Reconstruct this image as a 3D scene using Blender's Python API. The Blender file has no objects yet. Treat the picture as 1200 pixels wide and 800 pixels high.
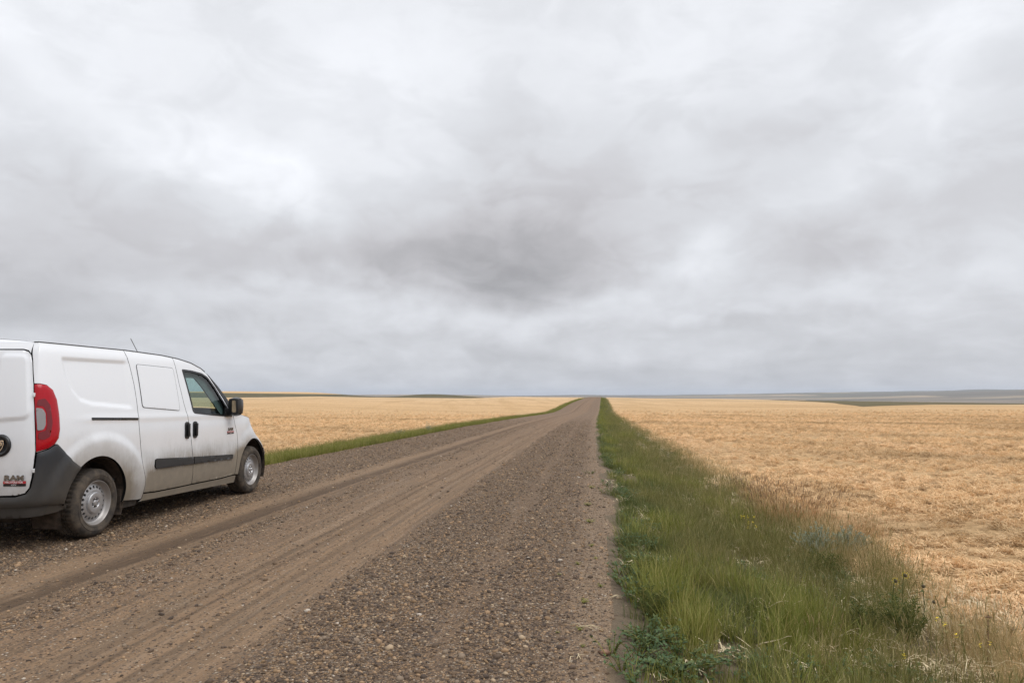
import bpy, bmesh, math, random
import numpy as np
from mathutils import Vector, Matrix, Euler
from mathutils.geometry import delaunay_2d_cdt

random.seed(7); rng = np.random.default_rng(11)
scene = bpy.context.scene
COL = scene.collection

# ---------------------------------------------------------------- camera
cd = bpy.data.cameras.new("camera"); cam = bpy.data.objects.new("camera", cd); COL.objects.link(cam)
cd.sensor_width = 36.0; cd.lens = 36.0 * 837.08 / 1200; cd.clip_start = 0.05; cd.clip_end = 60000
CAM_H = 1.32985; YAW = 0.110411; PITCH = math.atan(64 / 837.08)
cam.location = (0, 0, CAM_H); cam.rotation_euler = (math.pi / 2 + PITCH, 0, YAW)
scene.camera = cam
scene.view_settings.view_transform = 'Standard'; scene.view_settings.look = 'None'
scene.view_settings.exposure = 0.22; scene.view_settings.gamma = 1.0
scene.cycles.max_bounces = 6; scene.cycles.diffuse_bounces = 3; scene.cycles.glossy_bounces = 3
scene.cycles.transparent_max_bounces = 12; scene.cycles.transmission_bounces = 4; scene.cycles.volume_bounces = 0

# ---------------------------------------------------------------- node helpers
def N(nt, t, ins=None, **props):
    n = nt.nodes.new(t)
    for k, v in props.items(): setattr(n, k, v)
    for k, v in (ins or {}).items():
        s = n.inputs[k]
        if isinstance(v, bpy.types.NodeSocket): nt.links.new(v, s)
        else: s.default_value = v
    return n
def M(nt, op, a, b=0.0, c=0.0, clamp=False):
    n = nt.nodes.new('ShaderNodeMath'); n.operation = op; n.use_clamp = clamp
    for i, v in enumerate((a, b, c)):
        if isinstance(v, bpy.types.NodeSocket): nt.links.new(v, n.inputs[i])
        else: n.inputs[i].default_value = v
    return n.outputs[0]
def SS(nt, v, lo, hi, a=0.0, b=1.0):
    n = N(nt, 'ShaderNodeMapRange', {'Value': v, 'From Min': lo, 'From Max': hi, 'To Min': a, 'To Max': b}, interpolation_type='SMOOTHSTEP')
    return n.outputs[0]
def MIX(nt, f, a, b, mode='MIX'):
    n = nt.nodes.new('ShaderNodeMix'); n.data_type = 'RGBA'; n.blend_type = mode
    for i, v in ((0, f), (6, a), (7, b)):
        if isinstance(v, bpy.types.NodeSocket): nt.links.new(v, n.inputs[i])
        elif i == 0: n.inputs[0].default_value = v
        else: n.inputs[i].default_value = tuple(v) + (1,) if len(v) == 3 else v
    return n.outputs[2]
def NOISE(nt, vec, scale, detail=3, rough=.55, dist=0.0, out=0):
    return N(nt, 'ShaderNodeTexNoise', {'Vector': vec, 'Scale': scale, 'Detail': detail, 'Roughness': rough, 'Distortion': dist}).outputs[out]
def RAMP(nt, f, stops, interp='LINEAR'):
    n = nt.nodes.new('ShaderNodeValToRGB'); n.color_ramp.interpolation = interp
    while len(n.color_ramp.elements) < len(stops): n.color_ramp.elements.new(.5)
    for e, (p, c) in zip(n.color_ramp.elements, stops):
        e.position = p; e.color = (c, c, c, 1) if isinstance(c, (int, float)) else tuple(c) + (1,)
    nt.links.new(f, n.inputs[0]); return n.outputs[0]
def SCALEV(nt, vec, s):
    return N(nt, 'ShaderNodeVectorMath', {0: vec, 1: s}, operation='MULTIPLY').outputs[0]
def newmat(name):
    m = bpy.data.materials.new(name); m.use_nodes = True; nt = m.node_tree; nt.nodes.clear()
    out = nt.nodes.new('ShaderNodeOutputMaterial'); b = nt.nodes.new('ShaderNodeBsdfPrincipled')
    nt.links.new(b.outputs[0], out.inputs[0]); return m, nt, b, out
def setp(nt, b, **k):
    for key, v in k.items():
        s = b.inputs[key.replace('_', ' ')]
        if isinstance(v, bpy.types.NodeSocket): nt.links.new(v, s)
        else: s.default_value = v if not (isinstance(v, tuple) and len(v) == 3) else v + (1,)
def BUMP(nt, b, h, strength=1.0, dist=.01):
    n = N(nt, 'ShaderNodeBump', {'Height': h, 'Strength': strength, 'Distance': dist}); nt.links.new(n.outputs[0], b.inputs['Normal'])

# ---------------------------------------------------------------- sky
SUN_EL, SUN_AZ = math.radians(58), math.radians(105)      # azimuth measured from +Y (the road) clockwise
w = bpy.data.worlds.new("World"); scene.world = w; w.use_nodes = True
nt = w.node_tree; nt.nodes.clear()
tc = nt.nodes.new('ShaderNodeTexCoord'); d = N(nt, 'ShaderNodeVectorMath', {0: tc.outputs['Generated']}, operation='NORMALIZE').outputs[0]
sep = N(nt, 'ShaderNodeSeparateXYZ', {0: d}); dx, dy, dz = sep.outputs
sky = nt.nodes.new('ShaderNodeTexSky'); sky.sky_type = 'NISHITA'; sky.sun_disc = False
sky.sun_elevation = SUN_EL; sky.sun_rotation = SUN_AZ; sky.dust_density = 2.0
zz = M(nt, 'ADD', M(nt, 'MAXIMUM', dz, 0.0), 0.17)
px = M(nt, 'DIVIDE', dx, zz); py = M(nt, 'DIVIDE', dy, zz)
cp = N(nt, 'ShaderNodeCombineXYZ', {0: px, 1: py, 2: 3.7}).outputs[0]
n1 = NOISE(nt, cp, .55, 7, .52, .35); n2 = NOISE(nt, cp, 1.9, 6, .55, .5); n3 = NOISE(nt, d, 3.0, 7, .55, .5); n5 = NOISE(nt, SCALEV(nt, d, (1, 1, 1.9)), 9.0, 7, .56, .6); n6 = NOISE(nt, SCALEV(nt, d, (1, 1, 2.2)), 22.0, 5, .6, .4)
n4 = NOISE(nt, cp, 0.23, 4, .5, .2)
# domain-warped direction for the large cloud masses
wv = N(nt, 'ShaderNodeTexNoise', {'Vector': d, 'Scale': 3.2, 'Detail': 4, 'Roughness': .55}).outputs[1]
wv2 = N(nt, 'ShaderNodeTexNoise', {'Vector': SCALEV(nt, d, (1, 1, 1.4)), 'Scale': 11.0, 'Detail': 5, 'Roughness': .6}).outputs[1]
wv = N(nt, 'ShaderNodeVectorMath', {0: wv2, 1: (.34, .34, .34), 2: wv}, operation='MULTIPLY_ADD').outputs[0]
wv = N(nt, 'ShaderNodeVectorMath', {0: wv, 1: (.67, .67, .67)}, operation='SUBTRACT').outputs[0]
wd = N(nt, 'ShaderNodeVectorMath', {0: wv, 1: (.26, .26, .22), 2: d}, operation='MULTIPLY_ADD').outputs[0]
ws = N(nt, 'ShaderNodeSeparateXYZ', {0: wd}); wx, wy, wz = ws.outputs
base = M(nt, 'ADD', M(nt, 'MULTIPLY', M(nt, 'SUBTRACT', SS(nt, n1, .30, .66), .5), .085), M(nt, 'MULTIPLY', n3, .17))
base = M(nt, 'ADD', base, M(nt, 'MULTIPLY', M(nt, 'SUBTRACT', n2, .5), SS(nt, dz, .0, .25, .16, .06)))
base = M(nt, 'ADD', base, M(nt, 'MULTIPLY', n4, .05))
base = M(nt, 'ADD', base, M(nt, 'MULTIPLY', M(nt, 'SUBTRACT', SS(nt, n5, .38, .60), .5), .058))
base = M(nt, 'ADD', base, M(nt, 'MULTIPLY', M(nt, 'SUBTRACT', n6, .5), SS(nt, dz, .02, .3, .10, .05)))
# cloud masses: centre x, centre z (direction), half sizes, tilt, amount
BLOBS = [(-.52, .36, .18, .040, -.63, .07), (-.38, .265, .08, .035, -.7, .045), (-.60, .215, .15, .085, .1, -.08), (-.47, .160, .14, .04, .1, -.055),
         (-.13, .200, .22, .052, .05, -.135), (-.05, .30, .20, .09, .3, -.085), (-.32, .215, .09, .06, .3, -.05), (-.06, .128, .14, .020, 0, .05),
         (.15, .170, .08, .032, .2, .085), (.30, .190, .13, .035, .1, -.08), (.24, .31, .13, .06, .3, -.05), (.47, .27, .07, .12, 0, -.055),
         (.38, .38, .05, .10, .5, .07), (-.25, .43, .12, .06, 0, .03), (-.33, .115, .16, .022, 0, .035), (-.15, .09, .16, .018, .05, -.035), (.40, .11, .16, .02, 0, .045), (.12, .11, .14, .018, 0, .04), (.15, .085, .2, .014, 0, -.03)]
for cx, cz, sx, sz, tilt, amt in BLOBS:
    ax = M(nt, 'SUBTRACT', wx, cx); az = M(nt, 'SUBTRACT', wz, cz)
    az = M(nt, 'SUBTRACT', az, M(nt, 'MULTIPLY', ax, tilt))
    q = M(nt, 'ADD', M(nt, 'POWER', M(nt, 'DIVIDE', ax, sx), 2.0), M(nt, 'POWER', M(nt, 'DIVIDE', az, sz), 2.0))
    g = M(nt, 'MULTIPLY', M(nt, 'EXPONENT', M(nt, 'MULTIPLY', M(nt, 'POWER', q, 1.3), -1.0)), amt * 1.25)
    base = M(nt, 'ADD', base, g)
grad = SS(nt, dz, -.02, .50, .475, .69)                       # overcast sky: brighter with height
lum = M(nt, 'ADD', M(nt, 'ADD', grad, base), -.012)
lum = M(nt, 'ADD', lum, SS(nt, dz, .45, 1.0, 0, .45))
tint = MIX(nt, SS(nt, lum, .46, .72), (.978, .962, 1.0), (.935, .955, 1.0))
tint = MIX(nt, SS(nt, dz, .02, .22), (.935, .952, 1.005), tint)
cl = N(nt, 'ShaderNodeVectorMath', {0: tint, 'Scale': M(nt, 'MULTIPLY', lum, 10.0)}, operation='SCALE').outputs[0]
skc = MIX(nt, .97, sky.outputs[0], cl)
bg = N(nt, 'ShaderNodeBackground', {'Color': skc, 'Strength': .10})
nt.links.new(bg.outputs[0], N(nt, 'ShaderNodeOutputWorld').inputs[0])
w.cycles.sampling_method = 'MANUAL'; w.cycles.sample_map_resolution = 512

# ---------------------------------------------------------------- sun (veiled by cloud)
sl = bpy.data.lights.new("sun", 'SUN'); sl.energy = 1.5; sl.angle = math.radians(45); sl.color = (1, .985, .965)
so = bpy.data.objects.new("sun", sl); COL.objects.link(so)
sd = Vector((math.sin(SUN_AZ) * math.cos(SUN_EL), math.cos(SUN_AZ) * math.cos(SUN_EL), math.sin(SUN_EL)))
so.rotation_euler = sd.to_track_quat('Z', 'Y').to_euler(); so.location = sd * 50

# ---------------------------------------------------------------- object helpers
def tag(o, label=None, cat=None, group=None, kind=None):
    if label: o['label'] = label
    if cat: o['category'] = cat
    if group: o['group'] = group
    if kind: o['kind'] = kind
    return o
def link(name, me, parent=None, loc=None):
    o = bpy.data.objects.new(name, me); COL.objects.link(o)
    if parent: o.parent = parent
    if loc is not None: o.location = loc
    return o
def mesh(name, verts, faces, mats, smooth=True, fm=None):
    me = bpy.data.meshes.new(name); me.from_pydata([tuple(v) for v in verts], [], [tuple(f) for f in faces])
    for m in (mats if isinstance(mats, (list, tuple)) else [mats]): me.materials.append(m)
    if fm is not None: me.polygons.foreach_set('material_index', fm)
    if smooth: me.polygons.foreach_set('use_smooth', [True] * len(me.polygons))
    me.update(); return me
def smoothstep(a, b, x):
    t = np.clip((np.asarray(x, float) - a) / (b - a), 0, 1); return t * t * (3 - 2 * t)
class MB:
    """collects primitives into one mesh"""
    def __init__(s): s.v = []; s.f = []; s.m = []
    def add(s, v, f, mi=0):
        b = len(s.v); s.v += [tuple(p) for p in v]; s.f += [tuple(i + b for i in q) for q in f]; s.m += [mi] * len(f)
    def box(s, c, size, rot=None, bev=0.0, mi=0):
        bm = bmesh.new(); bmesh.ops.create_cube(bm, size=1)
        bmesh.ops.scale(bm, vec=size, verts=bm.verts)
        if bev: bmesh.ops.bevel(bm, geom=list(bm.edges), offset=bev, segments=2, affect='EDGES', profile=.7)
        R = (rot or Euler((0, 0, 0))).to_matrix().to_4x4(); R.translation = Vector(c)
        bmesh.ops.transform(bm, matrix=R, verts=bm.verts)
        bm.verts.index_update(); s.add([v.co[:] for v in bm.verts], [[v.index for v in f.verts] for f in bm.faces], mi); bm.free()
    def tube(s, pts, rad, n=8, mi=0, cap=True):
        pts = [Vector(p) for p in pts]; rings = []
        for i, p in enumerate(pts):
            t = (pts[min(i + 1, len(pts) - 1)] - pts[max(i - 1, 0)]).normalized()
            u = t.cross(Vector((0, 0, 1)) if abs(t.z) < .9 else Vector((1, 0, 0))).normalized(); w_ = t.cross(u)
            r = rad[i] if isinstance(rad, (list, tuple)) else rad
            rings.append([p + (u * math.cos(2 * math.pi * k / n) + w_ * math.sin(2 * math.pi * k / n)) * r for k in range(n)])
        v = [q for r_ in rings for q in r_]; f = []
        for i in range(len(pts) - 1):
            for k in range(n): f.append((i * n + k, i * n + (k + 1) % n, (i + 1) * n + (k + 1) % n, (i + 1) * n + k))
        if cap: f.append(tuple(range(n))[::-1]); f.append(tuple((len(pts) - 1) * n + k for k in range(n)))
        s.add(v, f, mi)
    def lathe(s, prof, n=48, axis='X', c=(0, 0, 0), mi=0):
        """prof: (along axis, radius)"""
        v = []; f = []
        for a, r in prof:
            for k in range(n):
                t = 2 * math.pi * k / n; v.append((c[0] + a, c[1] + r * math.cos(t), c[2] + r * math.sin(t)))
        for i in range(len(prof) - 1):
            for k in range(n): f.append((i * n + k, i * n + (k + 1) % n, (i + 1) * n + (k + 1) % n, (i + 1) * n + k))
        s.add(v, f, mi)
    def build(s, name, mats, parent=None, smooth=True, loc=None):
        return link(name, mesh(name, s.v, s.f, mats, smooth, s.m), parent, loc)
def sharp(o, ang=35):
    me = o.data; bm = bmesh.new(); bm.from_mesh(me)
    bmesh.ops.recalc_face_normals(bm, faces=bm.faces)
    for e in bm.edges:
        if len(e.link_faces) == 2 and e.calc_face_angle(0) > math.radians(ang): e.smooth = False
    bm.to_mesh(me); bm.free(); return o
# ================================================================ ground shape
def vnoise(x, y, seed=0):
    x = np.asarray(x, float); y = np.asarray(y, float)
    xi = np.floor(x).astype(np.int64); yi = np.floor(y).astype(np.int64); fx = x - xi; fy = y - yi
    def h(i, j):
        n = (i * 374761393 + j * 668265263 + seed * 974634777) & 0xffffffff
        n = ((n ^ (n >> 13)) * 1274126177) & 0xffffffff
        return ((n ^ (n >> 16)) & 0xffff) / 65535.0
    ux = fx * fx * (3 - 2 * fx); uy = fy * fy * (3 - 2 * fy)
    a = h(xi, yi) * (1 - ux) + h(xi + 1, yi) * ux; b = h(xi, yi + 1) * (1 - ux) + h(xi + 1, yi + 1) * ux
    return a * (1 - uy) + b * uy
def fbm(x, y, o=3, seed=0):
    s = 0; a = .5
    for k in range(o): s = s + a * vnoise(x * 2 ** k, y * 2 ** k, seed + k); a *= .5
    return s / (1 - .5 ** o)
EDGE_R, EDGE_L, FIELD_R, FIELD_L = .17, -6.5, 2.35, -8.1
def sh(Y):      # the road bends slightly to the right beyond the first forty metres
    Y = np.asarray(Y, float) - 40; return .0148 * (np.sqrt(Y * Y + 400) + Y) / 2
def R_(Y):      # road level along its length
    return np.interp(Y, [-3000, -50, 0, 10, 17, 36, 56, 92, 114, 147, 194, 280, 368, 400, 520, 800, 3000], [0, 0, 0, 0, -.06, -.20, -.42, -.92, -1.08, -.50, -.06, .50, .92, .86, -1.2, -8, -20])
def Rs(Y):
    Y = np.asarray(Y, float); w_ = np.clip(np.abs(Y) * .09, 2, 22)
    return (R_(Y) + R_(Y - w_) + R_(Y + w_) + R_(Y - w_ / 2) + R_(Y + w_ / 2)) / 5
def edge_r(Y): return EDGE_R + .20 * (fbm(np.asarray(Y) * .8, 3.3, 3, 5) - .5) * 2
def edge_l(Y): return EDGE_L - .15 * (fbm(np.asarray(Y) * .5, 8.3, 3, 9) - .5) * 2
def Hland(X, Y):
    X = np.asarray(X, float); Y = np.asarray(Y, float)
    r = np.hypot(X, Y); th = np.degrees(np.arctan2(X, Y))
    hc = np.interp(th, [-180, -90, -60, -30, -26, -21.6, -17, -9.5, -6.3, -1, 2, 8, 20, 32, 60, 90, 180], [0, .5, .6, .6, .68, 1.2, .60, .20, 1.0, .85, .50, .08, -1.26, -2.3, -3.4, -2, 0])
    near = hc * smoothstep(60, 370, r) - 1.0 * smoothstep(18, 100, r) * (1 - smoothstep(116, 205, r)) * np.exp(-(X / 70) ** 2)
    right = smoothstep(-14, 4, th)
    drop_r = smoothstep(372, 1600, r) * -26 - 22 * smoothstep(1200, 3500, r)
    drop_l = smoothstep(368, 760, r) * -5
    low = near + right * drop_r + (1 - right) * drop_l
    roll = (fbm(X / 420 + 3, Y / 420, 3, 21) - .5) * 9 * smoothstep(500, 2500, r) * (.4 + .6 * right)
    far = (fbm(X / 2600 + 9, Y / 2600, 4, 31)) * smoothstep(3500, 12000, r)
    farh = far * (40 + 125 * smoothstep(2, 34, th)) + smoothstep(6000, 14000, r) * (4 + 44 * smoothstep(-7, 0, th) + 8 * smoothstep(5, 35, th))
    # grassy rise beyond the stubble on the left
    def hump(cx, cy, sx, sy, a, rot=0):
        c, s = math.cos(rot), math.sin(rot); u = (X - cx) * c + (Y - cy) * s; v = -(X - cx) * s + (Y - cy) * c
        return a * np.exp(-(u / sx) ** 2 - (v / sy) ** 2)
    hl = hump(-430, 790, 130, 120, 10.2, .5) + hump(-320, 850, 75, 100, 4.6, .3) + hump(-760, 650, 230, 150, 9.5, .6) + hump(-205, 870, 42, 90, 6.0, .2) + hump(-150, 880, 50, 90, 5.6, .2) + hump(-1300, 800, 450, 300, 12)
    return low + roll + farh + hl
def H(X, Y, road=True):
    X = np.asarray(X, float); Y = np.asarray(Y, float)
    L = Hland(X, Y); rd = Rs(Y); r = np.hypot(X, Y); X = X - sh(Y)
    w_ = np.clip(1 - smoothstep(2.5, 26, X), 0, 1) * (X > -3) + np.clip(smoothstep(-32, -8.5, X), 0, 1) * (X <= -3)
    w_ = w_ * (1 - smoothstep(400, 600, np.abs(Y)))
    side = np.interp(X, [-60, -12, -8.2, -7.4, -6.6, -3, .1, .5, 1.6, 2.4, 4, 60], [0, -.16, -.20, -.18, -.03, 0, 0, -.07, -.27, -.26, -.22, 0])
    z = L * (1 - w_) + rd * w_ + side * (1 - smoothstep(400, 600, r))
    inf = smoothstep(FIELD_R, FIELD_R + .5, X) + smoothstep(-FIELD_L, -FIELD_L + .6, -X)
    z = z + inf * (1 - smoothstep(60, 140, r)) * ((fbm(X * 1.5, Y * .9, 3, 3) - .5) * .075 + (fbm(X * 5, Y * 3.3, 2, 4) - .5) * .05)
    vg = smoothstep(EDGE_R, EDGE_R + .5, X) * (1 - smoothstep(FIELD_R, FIELD_R + .5, X))
    z = z + vg * (1 - smoothstep(30, 60, r)) * (fbm(X * 3, Y * 3, 3, 6) - .5) * .10
    if road:
        z = z - .10 * smoothstep(EDGE_L + .05, EDGE_L + .45, X) * (1 - smoothstep(EDGE_R - .45, EDGE_R - .1, X))
    return z
TRACKS = [(-3.79, .085, -.020), (-3.66, .03, .006), (-3.40, .06, .010), (-2.60, .03, -.007), (-2.50, .03, -.007), (-2.22, .05, -.008), (-2.10, .04, -.006),
          (-4.1, .2, -.008), (-1.68, .10, .012), (-.87, .10, -.006), (-5.2, .2, .01), (-6.1, .2, .012)]
def road_z(X, Y):
    z = Rs(Y); X = X - sh(Y)
    for c, w_, a in TRACKS:
        cc = c + .035 * (fbm(Y * .12, c * 7, 2, 40) - .5) * 2
        z = z + a * np.exp(-((X - cc) / w_) ** 2)
    z = z + (fbm(X * 6, Y * 1.2, 3, 15) - .5) * .010 + (fbm(X * 14, Y * 12, 2, 16) - .5) * .007
    er, el = edge_r(Y), edge_l(Y)
    z = z - .10 * smoothstep(er - .12, er + .16, X) - .12 * smoothstep(-el - .12, -el + .3, -X)
    return z
def axis(core0, core1, step, growth, lo, hi):
    a = list(np.arange(core0, core1, step)); s = step; x = a[-1]
    while x < hi: s *= growth; x += s; a.append(x)
    s = step; x = a[0]; b = []
    while x > lo: s *= growth; x -= s; b.append(x)
    return np.array(b[::-1] + a)
def sheet(name, xs, ys, fz, mat, bend=False):
    Xg, Yg = np.meshgrid(xs, ys); Xg = Xg + sh(Yg) * bend; Z = fz(Xg, Yg)
    co = np.stack([Xg, Yg, Z], -1).reshape(-1, 3).astype(np.float32)
    nx, ny = len(xs), len(ys); i = np.arange((ny - 1) * (nx - 1)); r = i // (nx - 1); c = i % (nx - 1); a = r * nx + c
    q = np.stack([a, a + 1, a + nx + 1, a + nx], 1).astype(np.int32)
    me = bpy.data.meshes.new(name); me.vertices.add(len(co)); me.vertices.foreach_set('co', co.ravel())
    me.loops.add(q.size); me.loops.foreach_set('vertex_index', q.ravel())
    me.polygons.add(len(q)); me.polygons.foreach_set('loop_start', np.arange(0, q.size, 4, dtype=np.int32)); me.polygons.foreach_set('loop_total', np.full(len(q), 4, np.int32))
    me.polygons.foreach_set('use_smooth', np.ones(len(q), bool)); me.materials.append(mat); me.update(); me.validate()
    return link(name, me)

# ---------------------------------------------------------------- ground material
def bendX(nt, X, Y):
    q = M(nt, 'SUBTRACT', Y, 40.0); s = M(nt, 'ADD', M(nt, 'SQRT', M(nt, 'ADD', M(nt, 'MULTIPLY', q, q), 400.0)), q); return M(nt, 'SUBTRACT', X, M(nt, 'MULTIPLY', s, .0074))
def stone_color(nt, vec, scale):
    v = N(nt, 'ShaderNodeTexVoronoi', {'Vector': vec, 'Scale': scale, 'Randomness': 1.0})
    c = N(nt, 'ShaderNodeSeparateColor', {0: v.outputs['Color']})
    col = RAMP(nt, c.outputs[0], [(0, (.040, .035, .034)), (.18, (.090, .066, .049)), (.35, (.145, .098, .063)), (.55, (.22, .145, .085)), (.72, (.31, .205, .12)), (.86, (.11, .092, .08)), (.95, (.34, .27, .19)), (1, (.5, .42, .33))])
    return v, col, c
m_ground, nt, b, out = newmat('field_ground')
tc = nt.nodes.new('ShaderNodeTexCoord'); P = tc.outputs['Object']; sp = N(nt, 'ShaderNodeSeparateXYZ', {0: P}); X, Y, Z = sp.outputs
r = N(nt, 'ShaderNodeVectorMath', {0: N(nt, 'ShaderNodeCombineXYZ', {0: X, 1: Y}).outputs[0]}, operation='LENGTH').outputs['Value']
# stubble: straw colour with rows and clumps
nA = NOISE(nt, SCALEV(nt, P, (1.0, .8, 1)), 5.0, 5, .65); nB = NOISE(nt, SCALEV(nt, P, (1, .5, 1)), .9, 4, .6, .6); nC = NOISE(nt, SCALEV(nt, P, (.06, .012, 0)), 1.0, 4, .6, .8)
nD = NOISE(nt, P, 28, 4, .7)
rot = N(nt, 'ShaderNodeVectorRotate', {'Vector': P, 'Angle': math.radians(-9)}, rotation_type='Z_AXIS').outputs[0]
nE = NOISE(nt, SCALEV(nt, rot, (.22, .018, 0)), 1.0, 4, .6, .3)
nF = NOISE(nt, SCALEV(nt, P, (.004, .03, 0)), 1.0, 4, .6, 1.0)
straw = MIX(nt, SS(nt, nA, .28, .62), (.44, .30, .155), (.68, .475, .285))
straw = MIX(nt, M(nt, 'MULTIPLY', SS(nt, nB, .45, .72), .5), straw, (.66, .45, .27))
straw = MIX(nt, M(nt, 'MULTIPLY', SS(nt, nE, .50, .60), .50), straw, (.31, .205, .09))
straw = MIX(nt, M(nt, 'MULTIPLY', SS(nt, nF, .50, .62), .60), straw, (.30, .20, .095))
rw = NOISE(nt, SCALEV(nt, N(nt, 'ShaderNodeVectorRotate', {'Vector': P, 'Angle': math.radians(22)}, rotation_type='Z_AXIS').outputs[0], (.012, .14, 0)), 1.0, 4, .6, .5)
straw = MIX(nt, M(nt, 'MULTIPLY', SS(nt, rw, .53, .60), .55), straw, (.26, .18, .09))
straw = MIX(nt, M(nt, 'MULTIPLY', SS(nt, nC, .5, .7), .35), straw, (.66, .44, .25))
straw = MIX(nt, M(nt, 'MULTIPLY', SS(nt, nD, .55, .70), SS(nt, r, 10, 60, .75, .25)), straw, (.12, .095, .055))
gap_ = SS(nt, NOISE(nt, SCALEV(nt, P, (1, .8, 1)), 2.3, 4, .65), .46, .60)
straw = MIX(nt, M(nt, 'MULTIPLY', gap_, SS(nt, r, 12, 110, .55, .10)), straw, (.24, .17, .09))
straw = MIX(nt, SS(nt, r, 110, 300, .75, 0), straw, MIX(nt, SS(nt, nA, .35, .65), (.36, .225, .105), (.60, .385, .195)))  # nearer sheet tinted darker orange, painting in the inter-reflection among straw tufts
# far land: pasture, fallow and stubble strips
fv = SCALEV(nt, P, (.0011, .0032, 0)); f1 = NOISE(nt, fv, 1.0, 3, .6, .6)
f2 = N(nt, 'ShaderNodeTexVoronoi', {'Vector': SCALEV(nt, P, (.0005, .0017, 0)), 'Scale': 1.0}); f2c = N(nt, 'ShaderNodeSeparateColor', {0: f2.outputs['Color']}).outputs[0]
land = RAMP(nt, f2c, [(0, (.10, .085, .055)), (.22, (.20, .15, .10)), (.40, (.14, .11, .075)), (.55, (.34, .25, .15)), (.72, (.11, .10, .06)), (.86, (.42, .31, .19))], 'CONSTANT')
land = MIX(nt, .08, land, (.40, .32, .22)); land = MIX(nt, M(nt, 'MULTIPLY', SS(nt, f1, .45, .65), .45), land, (.15, .125, .085))
past = MIX(nt, NOISE(nt, P, .03, 5, .6), (.070, .064, .034), (.135, .110, .058))
# field boundary at the far end of the stubble
X0 = X; X = bendX(nt, X, Y)
dr = M(nt, 'ADD', M(nt, 'MULTIPLY', X, .62), M(nt, 'MULTIPLY', Y, 1.0)); dr = M(nt, 'ADD', dr, M(nt, 'MULTIPLY', NOISE(nt, P, .006, 2, .5), 60.0))
beyond_r = M(nt, 'MULTIPLY', M(nt, 'GREATER_THAN', dr, 520.0), M(nt, 'GREATER_THAN', X, -4.0))
beyond_l = M(nt, 'MULTIPLY', M(nt, 'GREATER_THAN', r, 470.0), M(nt, 'LESS_THAN', X, -4.0))
# the golden crest on the left rise lies above the green slope
crest = M(nt, 'MULTIPLY', SS(nt, M(nt, 'ADD', Z, M(nt, 'MULTIPLY', M(nt, 'ADD', X, 430.0), .012)), 4.9, 5.1), M(nt, 'LESS_THAN', X, -300.0))
lcol = MIX(nt, crest, past, (.50, .33, .17)); lcol = MIX(nt, SS(nt, r, 1500, 2500), lcol, land)
rcol = MIX(nt, SS(nt, r, 620, 900), past, land)
col = MIX(nt, beyond_r, straw, rcol); col = MIX(nt, beyond_l, col, lcol)
th_ = M(nt, 'ARCTAN2', X0, Y); tf = N(nt, 'ShaderNodeMapRange', {'Value': th_, 'From Min': math.radians(10), 'From Max': math.radians(60)}).outputs[0]
rb = M(nt, 'MULTIPLY', RAMP(nt, tf, [((a - 10) / 50, v / 600) for a, v in [(10, 600), (12, 420), (13.7, 368), (16.4, 284), (18.1, 185), (19.7, 151), (21.4, 163), (23.5, 182), (26, 256), (29.3, 359), (33, 420), (60, 430)]]), 600.0)
rb = M(nt, 'ADD', rb, M(nt, 'MULTIPLY', M(nt, 'SUBTRACT', NOISE(nt, P, .03, 3, .6), .5), 14.0))
PATCH = M(nt, 'MULTIPLY', M(nt, 'GREATER_THAN', r, rb), M(nt, 'MULTIPLY', M(nt, 'GREATER_THAN', X0, 30.0), M(nt, 'LESS_THAN', r, 700.0)))
col = MIX(nt, PATCH, col, MIX(nt, .25, past, (.16, .125, .06)))
# verges: bare brown soil with litter
jw = M(nt, 'MULTIPLY', M(nt, 'SUBTRACT', NOISE(nt, P, 1.6, 3, .6), .5), 1.1)
xr = M(nt, 'ADD', X, jw)
v1 = M(nt, 'MULTIPLY', SS(nt, X, -.2, .1), SS(nt, xr, 2.2, 2.5, 1, 0)); v2 = M(nt, 'MULTIPLY', SS(nt, xr, -8.3, -7.9), SS(nt, X, -6.5, -6.3, 1, 0))
soil = MIX(nt, NOISE(nt, P, 9, 5, .7), (.10, .078, .055), (.22, .165, .11))
gsoil = MIX(nt, M(nt, 'MULTIPLY', SS(nt, NOISE(nt, P, 3.0, 5, .7), .4, .6), SS(nt, M(nt, 'ABSOLUTE', M(nt, 'ADD', X, 3.0)), 3.5, 3.9, .0, .7)), soil, (.085, .088, .038))
gsoil = MIX(nt, SS(nt, r, 15, 50), gsoil, MIX(nt, NOISE(nt, SCALEV(nt, P, (1, .3, 1)), .8, 5, .6), (.05, .065, .022), (.16, .135, .05)))
col = MIX(nt, M(nt, 'MULTIPLY', M(nt, 'MAXIMUM', v1, v2), SS(nt, r, 400, 430, 1, 0)), col, gsoil)
setp(nt, b, Base_Color=col, Roughness=.95); b.inputs['Specular IOR Level'].default_value = .15
hh = M(nt, 'ADD', M(nt, 'MULTIPLY', nA, .6), M(nt, 'MULTIPLY', nD, .4))
BUMP(nt, b, hh, M(nt, 'SUBTRACT', 1.0, SS(nt, r, 120, 350, 0, .8)), .10)

xs = axis(-10.5, 10.5, .14, 1.045, -16000, 16000); ys = axis(1.5, 13.5, .14, 1.04, -4000, 22000)
ground = sheet('ground', xs, ys, H, m_ground); tag(ground, kind='structure')

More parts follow.
